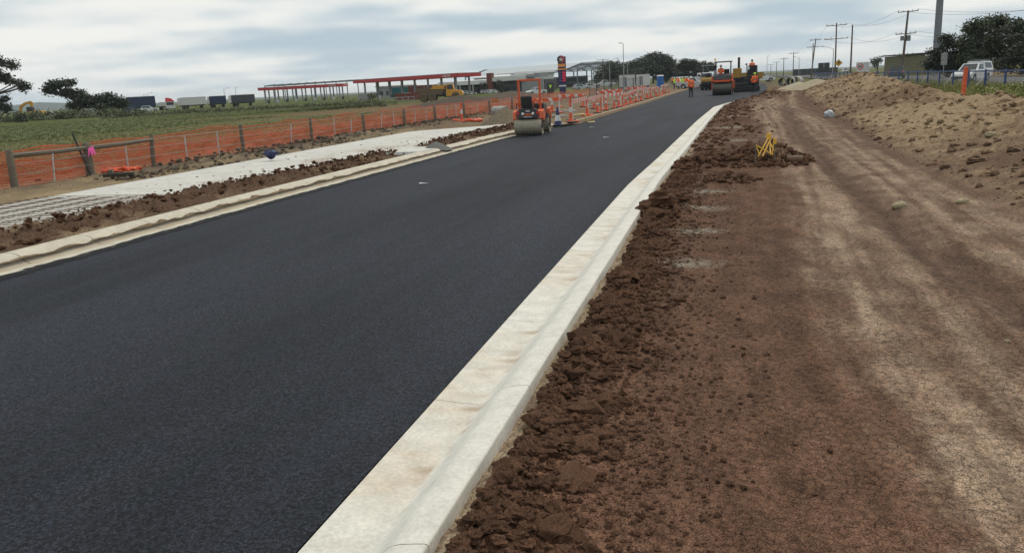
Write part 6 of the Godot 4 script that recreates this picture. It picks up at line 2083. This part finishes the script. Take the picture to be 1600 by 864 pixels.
	hull8(st, [Vector3(-1.2, 2.5, -1.2), Vector3(1.2, 2.5, -1.2), Vector3(1.2, 2.5, 1.2), Vector3(-1.2, 2.5, 1.2)], [Vector3(-1.0, 3.6, -1.1), Vector3(0.4, 3.3, -1.1), Vector3(0.4, 3.3, 1.1), Vector3(-1.0, 3.6, 1.1)])
	obj(st, "roof_fairing", M.lamp_red, t)
	st = S()
	box(st, Vector3(0, 1.9, 1.21), Vector3(1.9, 0.8, 0.04))
	box(st, Vector3(1.21, 1.9, 0), Vector3(0.04, 0.8, 2.0))
	obj(st, "window", M.glass, t)
	for s in [-1, 1]: wheel(t, Vector3(s * 1.0, 0.5, 0.6), 0.5, 0.3, M.galv)
func building(label: String, x0: float, x1: float, dist: float, h: float, wm: Material, rm: Material) -> void:
	var a := col(x0, dist, -0.3)
	var d := col(x1, dist, -0.3) - a
	var t := thing("store_building", label, "building", a)
	t.rotation.y = atan2(-d.z, d.x)
	var l := d.length()
	var st := S()
	box(st, Vector3(l / 2, h / 2, -5), Vector3(l, h, 10))
	obj(st, "wall", wm, t)
	st = S()
	hull8(st, [Vector3(-0.5, h + 0.01, 0.5), Vector3(l + 0.5, h + 0.01, 0.5), Vector3(l + 0.5, h + 0.01, -10.5), Vector3(-0.5, h + 0.01, -10.5)], [Vector3(-0.5, h + 0.4, 0.5), Vector3(l + 0.5, h + 0.4, 0.5), Vector3(l + 0.5, h + 1.2, -10.5), Vector3(-0.5, h + 1.2, -10.5)])
	obj(st, "roof", rm, t)
	for k in 5:
		st = S()
		box(st, Vector3(l * (k + 0.5) / 5, h * 0.42, 0.03), Vector3(l / 8, h * 0.4, 0.1))
		var w := obj(st, "window", M.charcoal, t)
		st = S()
		box(st, Vector3(l * (k + 0.5) / 5, h * 0.42, 0.07), Vector3(l / 8 - 0.2, h * 0.4 - 0.2, 0.06))
		obj(st, "pane", M.glass, w)
func wall(a: Vector3, z: Vector3, h: float, m: Material, label: String) -> void:
	var t := thing("screen_wall", label, "wall", a)
	var d := z - a
	t.rotation.y = atan2(-d.z, d.x)
	var l := d.length()
	var n := maxi(2, int(l / 2.4))
	for k in n:
		var st := S()
		box(st, Vector3(l * (k + 0.5) / n, h / 2, 0), Vector3(l / n - 0.03, h, 0.12))
		obj(st, "panel", m, t)
func trailer(x0: float, x1: float, dist: float, ytop: float, label: String, m: Material) -> void:
	var a := col(x0, dist, -0.1)
	var z := col(x1, dist, -0.1)
	var t := thing("trailer", label, "trailer", a)
	var d := z - a
	t.rotation.y = atan2(-d.z, d.x)
	var l := d.length()
	var top := high((x0 + x1) / 2, ytop, dist) + 0.1
	var st := S()
	box(st, Vector3(l * 0.55, (top + 1.2) / 2, -1.2), Vector3(l * 0.88, top - 1.2, 2.5), Basis(), 0.05)
	obj(st, "box_body", m, t)
	st = S()
	box(st, Vector3(l * 0.06, (top + 1.1) / 2, -1.2), Vector3(l * 0.1, top - 1.25, 2.55), Basis(), 0.05)
	box(st, Vector3(l * 0.55, top + 0.02, -1.2), Vector3(l * 0.9, 0.08, 2.6))
	obj(st, "end_wall", M.white, t)
	st = S()
	box(st, Vector3(l * 0.5, 1.05, -1.2), Vector3(l * 0.9, 0.25, 1.2))
	obj(st, "chassis", M.black, t)
	for x in [0.2, 0.32, 0.8]:
		st = S()
		lathe(st, [[0.0, -0.15], [0.48, -0.15], [0.5, 0.0], [0.48, 0.15], [0.0, 0.15]], Transform3D(Basis(Vector3.RIGHT, PI / 2), Vector3(l * x, 0.5, -0.15)), 14)
		obj(st, "wheel", M.rubber, t)

# ------------------------------------------------------------------ poles, wires and the right side
func street_lamp(px: float, top: float, dist: float, label: String, arm: float, group := "") -> void:
	var t := thing("street_lamp", label, "street lamp", col(px, dist, -0.2), 0.0, group)
	var h := high(px, top, dist) + 0.2
	var st := S()
	var right := (col(px + 10, dist) - col(px, dist)).normalized()
	tube(st, Vector3.ZERO, Vector3.UP * h, 0.1, 0.06, 8)
	obj(st, "pole", M.galv, t)
	st = S()
	var e := Vector3.UP * (h + absf(arm) * 0.25) + right * arm
	hose(st, [Vector3.UP * (h - 0.1), Vector3.UP * (h + absf(arm) * 0.15) + right * arm * 0.4, e], 0.045, 6)
	var a := obj(st, "arm", M.galv, t)
	st = S()
	box(st, e, Vector3(0.7, 0.12, 0.3), Basis(Vector3.UP, atan2(-right.z, right.x)), 0.04)
	obj(st, "lamp_head", M.grey_steel, a)
func power_pole(px: float, top: float, dist: float, arms: Array, label: String, lean := 0.0, r := 0.16, group := "", extra := "") -> Array:
	var t := thing("power_pole", label, "pole", col(px, dist, -0.1), 0.0, group)
	var h := high(px, top, dist) + 0.1
	var right := (col(px + 10, dist) - col(px, dist)).normalized()
	var up := (Vector3.UP + right * lean).normalized()
	var st := S()
	tube(st, Vector3.DOWN * 0.3, up * h, r, r * 0.65, 10)
	obj(st, "pole", M.pole_wood, t)
	var tips := []
	for q in arms:                                     # [height share, half width]
		st = S()
		var c: Vector3 = up * h * q[0]
		var ad := (right + up * 0.02).normalized()
		bar(st, c - ad * q[1], c + ad * q[1], 0.12, 0.12)
		var a := obj(st, "crossarm", M.pole_wood, t)
		for s in [-1.0, -0.45, 0.45, 1.0]:
			st = S()
			lathe(st, [[0.05, 0.05], [0.07, 0.12], [0.04, 0.18], [0.06, 0.24], [0.0, 0.28]], Transform3D(Basis(), c + ad * q[1] * s * 0.95), 8)
			obj(st, "insulator", M.grey_steel, a)
			tips.append(t.position + c + ad * q[1] * s * 0.95 + Vector3.UP * 0.28)
	if extra == "transformer":
		st = S()
		lathe(st, [[0.0, 0.0], [0.3, 0.0], [0.32, 0.1], [0.32, 0.8], [0.25, 0.9], [0.0, 0.92]], Transform3D(Basis(), up * h * 0.55 + right * 0.5), 14)
		lathe(st, [[0.0, 0.0], [0.28, 0.0], [0.28, 0.7], [0.0, 0.75]], Transform3D(Basis(), up * h * 0.56 - right * 0.45), 14)
		obj(st, "transformer", M.grey_steel, t)
	return tips
func wires(a: Array, z: Array, sag: float, label: String, pick: Array) -> void:
	var st := S()
	for k in pick:
		var A: Vector3 = a[k]
		var B: Vector3 = z[k] if k < z.size() else z[-1]
		var l := []
		for i in 13:
			var t := i / 12.0
			l.append(A.lerp(B, t) + Vector3.DOWN * sag * 4.0 * t * (1.0 - t))
		hose(st, l, 0.016, 4)
	tag(obj(st, "power_lines", M.charcoal), label, "wires")
func right_side() -> void:
	var p0 := power_pole(1410, 17, 149, [[0.985, 1.5], [0.66, 1.5], [0.35, 1.4]], "leaning timber power pole with three crossarms and a transformer", 0.045, 0.22, "", "transformer")
	var p1 := power_pole(1306, 36, 178, [[0.96, 1.9], [0.72, 2.2]], "tall upright timber power pole with two crossarms", -0.01, 0.18)
	power_pole(1330, 39, 144, [], "bare dark timber pole without crossarms")
	var p2 := power_pole(1268, 60, 206, [[0.96, 1.2]], "leaning timber pole of the close pair", 0.09, 0.16)
	power_pole(1270, 68, 230, [[0.9, 1.5]], "slim timber pole crossing the leaning one", 0.0, 0.15)
	var g := "timber power poles shrinking away along the old road"
	var far := []
	for q in [[1240, 81, 300], [1225, 90, 340], [1214, 96, 420], [1205, 100, 500]]: far.append(power_pole(q[0], q[1], q[2], [[0.94, 1.6]], "distant timber power pole with one crossarm in a row", 0.0, 0.17, g))
	power_pole(943, 92, 270, [[0.97, 2.0]], "timber power pole rising over the steel frame's end", 0.0, 0.2)
	var pn := power_pole(1750, 0, 90, [[0.985, 1.5], [0.66, 1.5], [0.35, 1.4]], "timber power pole with three crossarms by the tall trees' end", 0.0, 0.2)
	wires(p0, pn, 0.9, "black power lines running from the leaning pole past the tower", [0, 3, 4, 7, 9])
	wires(p1, p0, 1.3, "black power lines between the upright and the leaning pole", [0, 3, 4, 7])
	wires(p2, p1, 1.2, "black power lines between the close pair and the upright pole", [0, 3])
	wires(far[0], p2, 1.2, "black power lines beyond the close pair of poles", [0, 3])
	for q in [[1249, 90, 260, 0.5], [1199, 88, 330, 0.2]]: street_lamp(q[0], q[1], q[2], ["grey street lamp among the distant power poles", "single grey lamp mast above the paver's right"][int(q[0] < 1220)], -1.5 if q[0] > 1220 else 0.4)
	street_lamp(1302, 76, 185, "grey street lamp with a long arm beside the upright pole", -2.2)
	street_lamp(975, 68, 170, "tallest grey street lamp left of the tree belt", -0.6)
	street_lamp(953, 95, 210, "grey street lamp with a long curved arm by the steel frame", 2.0)
	street_lamp(981, 99, 200, "short grey street lamp with a curved arm before the trees", 1.6)
	street_lamp(1099, 99, 260, "grey lamp mast rising behind the tyre roller", 0.3)
	for q in [[225, 149, 300, "thin lamp pole left of the pair over the blue trailer", 0.3], [231, 147, 300, "thin lamp pole with an arm over the blue trailer", 1.5], [351, 139, 310, "lamp pole with twin look over the dark trailers", 1.4], [369, 137, 310, "lamp pole standing between the two dark trailers", 0.6]]: street_lamp(q[0], q[1], q[2], q[3], q[4])
	# phone tower
	var t := thing("phone_tower", "thick grey phone tower with antenna panels at its top", "tower", col(1463, 150, 0.0))
	var st := S()
	tube(st, Vector3.DOWN * 0.3, Vector3.UP * 26, 0.56, 0.48, 16)
	obj(st, "mast", M.grey_steel, t)
	st = S()
	tube(st, Vector3.UP * 13.4, Vector3.UP * 13.8, 0.66, 0.66, 16)
	for k in 6: box(st, Vector3(cos(TAU * k / 6) * 0.85, 14.6, sin(TAU * k / 6) * 0.85), Vector3(0.3, 1.6, 0.3))
	obj(st, "antenna_ring", M.grey_wall, t)
	# olive shed
	var a := col(1383, 175, 0)
	var b := col(1446, 165, 0)
	t = thing("shed_building", "olive green industrial shed with a low sloping roof", "shed", a)
	var d := b - a
	t.rotation.y = atan2(-d.z, d.x)
	var l := d.length()
	var h := high(1415, 86, 170)
	var n := 12
	for k in n:
		st = S()
		box(st, Vector3(l * (k + 0.5) / n, h / 2 - 0.2, 0), Vector3(l / n - 0.02, h + 0.2, 0.1))
		obj(st, "wall_sheet", M.olive, t)
	st = S()
	box(st, Vector3(l / 2, h / 2 - 0.3, -6.1), Vector3(l - 0.2, h - 0.1, 12))
	obj(st, "wall", M.olive, t)
	st = S()
	box(st, Vector3(l / 2, h + 0.08, -6), Vector3(l + 0.8, 0.22, 13))
	obj(st, "roof", M.charcoal, t)
	st = S()
	bar(st, Vector3(l, h - 1.4, -1), Vector3(l + 6, h - 1.2, -1), 0.8, 0.35)
	for x in [2.0, 5.5]: bar(st, Vector3(l + x, -0.2, -1), Vector3(l + x, h - 1.4, -1), 0.15, 0.15)
	obj(st, "lean_to", M.grey_steel, t)
	# low dark buildings far right
	for q in [[1279, 1297, 215, 98, "dark brown sign board on the far roadside"]]:
		wall(col(q[0], q[2], 0), col(q[1], q[2], 0), high(1288, q[3], q[2]), M.charcoal, q[4])
	for q in [[1240, 1310, 320, 2.4, "long low dark shed behind the far poles"]]:
		wall(col(q[0], q[2], 0), col(q[1], q[2], 0), q[3], M.charcoal, q[4])
	# signs
	t = thing("road_sign", "yellow diamond warning sign beside the upright pole", "sign", col(1311, 165, 0.0), -0.1)
	st = S()
	tube(st, Vector3.ZERO, Vector3.UP * 2.9, 0.035, 0.035, 6)
	obj(st, "post", M.galv, t)
	st = S()
	box(st, Vector3(0, 2.9, 0.05), Vector3(0.95, 0.95, 0.03), Basis(Vector3.BACK, PI / 4), 0.01)
	var sg := obj(st, "panel", M.yellow, t)
	st = S()
	prism(st, [[-0.08, -0.3], [0.08, -0.3], [0.08, 0.05], [0.25, 0.05], [0, 0.36], [-0.25, 0.05], [-0.08, 0.05]], 0.067, 0.075, Transform3D(Basis(), Vector3(0, 2.9, 0)))
	obj(st, "symbol", M.black, sg)
	t = thing("road_sign", "white board with a red ring speed sign by the old road", "sign", col(1349, 125, 0.0), -0.2)
	st = S()
	for x in [-0.6, 0.6]: tube(st, Vector3(x, 0, 0), Vector3(x, 2.6, 0), 0.035, 0.035, 6)
	obj(st, "post", M.galv, t)
	st = S()
	box(st, Vector3(0, 1.7, 0.05), Vector3(1.7, 1.8, 0.04), Basis(), 0.01)
	sg = obj(st, "panel", M.white, t)
	st = S()
	for i in 24: quad(st, Vector3(cos(TAU * i / 24) * 0.42 - 0.3, 2.0 + sin(TAU * i / 24) * 0.42, 0.08), Vector3(cos(TAU * (i + 1) / 24) * 0.42 - 0.3, 2.0 + sin(TAU * (i + 1) / 24) * 0.42, 0.08), Vector3(cos(TAU * (i + 1) / 24) * 0.32 - 0.3, 2.0 + sin(TAU * (i + 1) / 24) * 0.32, 0.08), Vector3(cos(TAU * i / 24) * 0.32 - 0.3, 2.0 + sin(TAU * i / 24) * 0.32, 0.08))
	obj(st, "red_ring", M.lamp_red, sg)
	letters("60", 0.4, M.black, sg, Vector3(-0.3, 2.0, 0.09))
	t = thing("road_sign", "grey white rectangular sign on a post before the dark tree", "sign", col(1476, 70, 0.1), -0.25)
	st = S()
	tube(st, Vector3.ZERO, Vector3.UP * 2.6, 0.03, 0.03, 6)
	obj(st, "post", M.galv, t)
	st = S()
	box(st, Vector3(0, 2.1, 0.05), Vector3(0.42, 0.9, 0.03), Basis(), 0.008)
	obj(st, "panel", M.grey_wall, t)
	t = thing("road_sign", "dark sign board with a lime emblem beside the shop's car", "sign", col(860, 172, -0.2))
	st = S()
	box(st, Vector3(0, 1.1, 0), Vector3(1.5, 2.3, 0.2), Basis(), 0.02)
	var lime := obj(st, "panel", M.charcoal, t)
	st = S()
	prism(st, [[-0.32, 0.4], [0, -0.35], [0.32, 0.4]], 0.1, 0.12, Transform3D(Basis(), Vector3(0, 1.4, 0)))
	obj(st, "emblem", M.vest_lime, lime)
	# blue fence
	t = thing("blue_fence", "temporary fence of blue posts and a blue top rail with wire infill", "fence", Vector3(14.9, 0.1, -60))
	var z := 20.0
	var k2 := 0
	while z > -95.0:
		st = S()
		bar(st, Vector3(0, -0.2, z), Vector3(rng.randfn() * 0.02, 1.32, z + rng.randfn() * 0.05), 0.14, 0.09)
		obj(st, "post", M.blue, t)
		st = S()
		bar(st, Vector3(0, 1.22, z), Vector3(0, 1.22, z - 3.6), 0.07, 0.08)
		obj(st, "rail", M.blue, t)
		if k2 % 2 == 0:
			st = S()
			bar(st, Vector3(-0.02, 0.95, z), Vector3(-0.9, -0.05, z + 0.3), 0.035, 0.035)
			obj(st, "brace", M.white_picket, t)
		st = S()
		for i in 24: tube(st, Vector3(0, 0.05, z - 0.15 * i), Vector3(0, 1.2, z - 0.15 * i), 0.004, 0.004, 3, false)
		for y in [0.1, 0.4, 0.7, 1.0]: tube(st, Vector3(0, y, z), Vector3(0, y, z - 3.6), 0.004, 0.004, 3, false)
		obj(st, "wire_infill", M.wire, t)
		z -= 3.6
		k2 += 1
	# stacked pipes far along the mound
	for q in [[1226, 121, 112, 0.5, 0.42, "black ended drainage pipe lying past the sand heap"], [1238, 120, 110, 0.55, 0.46, "wide grey drainage pipe beside the black ended one"], [1247, 119, 111, 0.58, 0.48, "largest grey drainage pipe next to the mound"]]:
		var p := col(q[0], q[2], 0.62)
		pipe(p, q[3], q[4], 2.4, -0.25, q[5], M.charcoal if q[0] < 1230 else null)

func make_sky() -> PanoramaSkyMaterial:
	var w := 2048
	var h := 1024
	var d := PackedByteArray()
	d.resize(w * h * 3)
	var n1 := FastNoiseLite.new()
	n1.seed = 4
	n1.frequency = 0.35
	n1.fractal_octaves = 5
	n1.fractal_gain = 0.5
	var n2 := FastNoiseLite.new()
	n2.seed = 9
	n2.frequency = 0.16
	n2.fractal_octaves = 3
	var grey := Vector3(0.715, 0.785, 0.83)
	var pale := Vector3(0.965, 0.965, 0.945)
	var haze := Vector3(0.875, 0.895, 0.895)
	for j in h:
		var el := (0.5 - (j + 0.5) / h) * PI
		if el < -0.02:
			for i in w:
				var k := (j * w + i) * 3
				d[k] = 92; d[k + 1] = 84; d[k + 2] = 72
			continue
		var y := sin(maxf(el, 0.0))
		var f := cos(el) / (y + 0.055)
		for i in w:
			var az := TAU * (i + 0.5) / w
			var px := sin(az) * f
			var pz := -cos(az) * f
			var a := n1.get_noise_2d(px * 0.9 + 3.0, pz * 0.9)
			var b := n2.get_noise_2d(px + 20.0, pz - 8.0)
			var e := n1.get_noise_2d(px * 2.6 + 40.0, pz * 2.6)
			var t := clampf(0.6 + 0.75 * a + 0.9 * b + 0.35 * e, 0.0, 1.0)
			t = t * t * (3.0 - 2.0 * t)
			var c := grey.lerp(pale, t)
			c = c.lerp(haze, exp(-el * 30.0) * 0.6)
			var k := (j * w + i) * 3
			d[k] = int(c.x * 255.0)
			d[k + 1] = int(c.y * 255.0)
			d[k + 2] = int(c.z * 255.0)
	var m := PanoramaSkyMaterial.new()
	m.panorama = ImageTexture.create_from_image(Image.create_from_data(w, h, false, Image.FORMAT_RGB8, d))
	return m

func _ready() -> void:
	# camera, sky, sun, exposure
	var cam := Camera3D.new()
	cam.name = "camera"
	cam.rotation = Vector3(deg_to_rad(-13.413), deg_to_rad(15.274), deg_to_rad(-2.97))
	cam_basis = Basis.from_euler(cam.rotation)
	cam.position = EYE
	cam.fov = 38.13
	cam.near = 0.05
	cam.far = 6000.0
	add_child(cam)
	cam.current = true
	var env := Environment.new()
	env.background_mode = Environment.BG_SKY
	var sky := Sky.new()
	sky.sky_material = make_sky()
	env.sky = sky
	env.background_energy_multiplier = 1.0
	env.tonemap_mode = Environment.TONE_MAPPER_LINEAR
	env.tonemap_exposure = 1.0
	env.sdfgi_enabled = true
	env.ssao_enabled = true
	env.ssil_enabled = true
	env.fog_enabled = true
	env.fog_density = 0.00013
	env.fog_light_color = Color(0.8, 0.84, 0.87)
	var we := WorldEnvironment.new()
	we.name = "world_environment"
	we.environment = env
	add_child(we)
	var sun := DirectionalLight3D.new()
	sun.name = "sun"
	sun.light_energy = 0.45
	sun.light_angular_distance = 14.0
	sun.light_color = Color(1.0, 0.97, 0.92)
	sun.shadow_enabled = true
	sun.rotation_degrees = Vector3(-58, 150, 0)
	add_child(sun)
	rng.seed = 20240
	for q in [[noise_a, 1, 1.6, 4], [noise_b, 2, 9.0, 3], [noise_l, 3, 0.06, 3]]:
		q[0].seed = q[1]
		q[0].frequency = q[2]
		q[0].fractal_octaves = q[3]
	noise_c.seed = 6
	noise_c.frequency = 7.0
	noise_c.noise_type = FastNoiseLite.TYPE_CELLULAR
	noise_c.cellular_return_type = FastNoiseLite.RETURN_DISTANCE
	noise_c.fractal_type = FastNoiseLite.FRACTAL_NONE
	var t0 := Time.get_ticks_msec()
	make_materials()
	print("materials ", Time.get_ticks_msec() - t0)
	build_site()
	print("site ", Time.get_ticks_msec() - t0)
	plants()
	print("plants ", Time.get_ticks_msec() - t0)
	station()
	right_side()
	left_side()
	print("things ", Time.get_ticks_msec() - t0)
	crew_and_vehicles()
	site_furniture()
	print("crew ", Time.get_ticks_msec() - t0)
	scatter()
	print("scatter ", Time.get_ticks_msec() - t0)
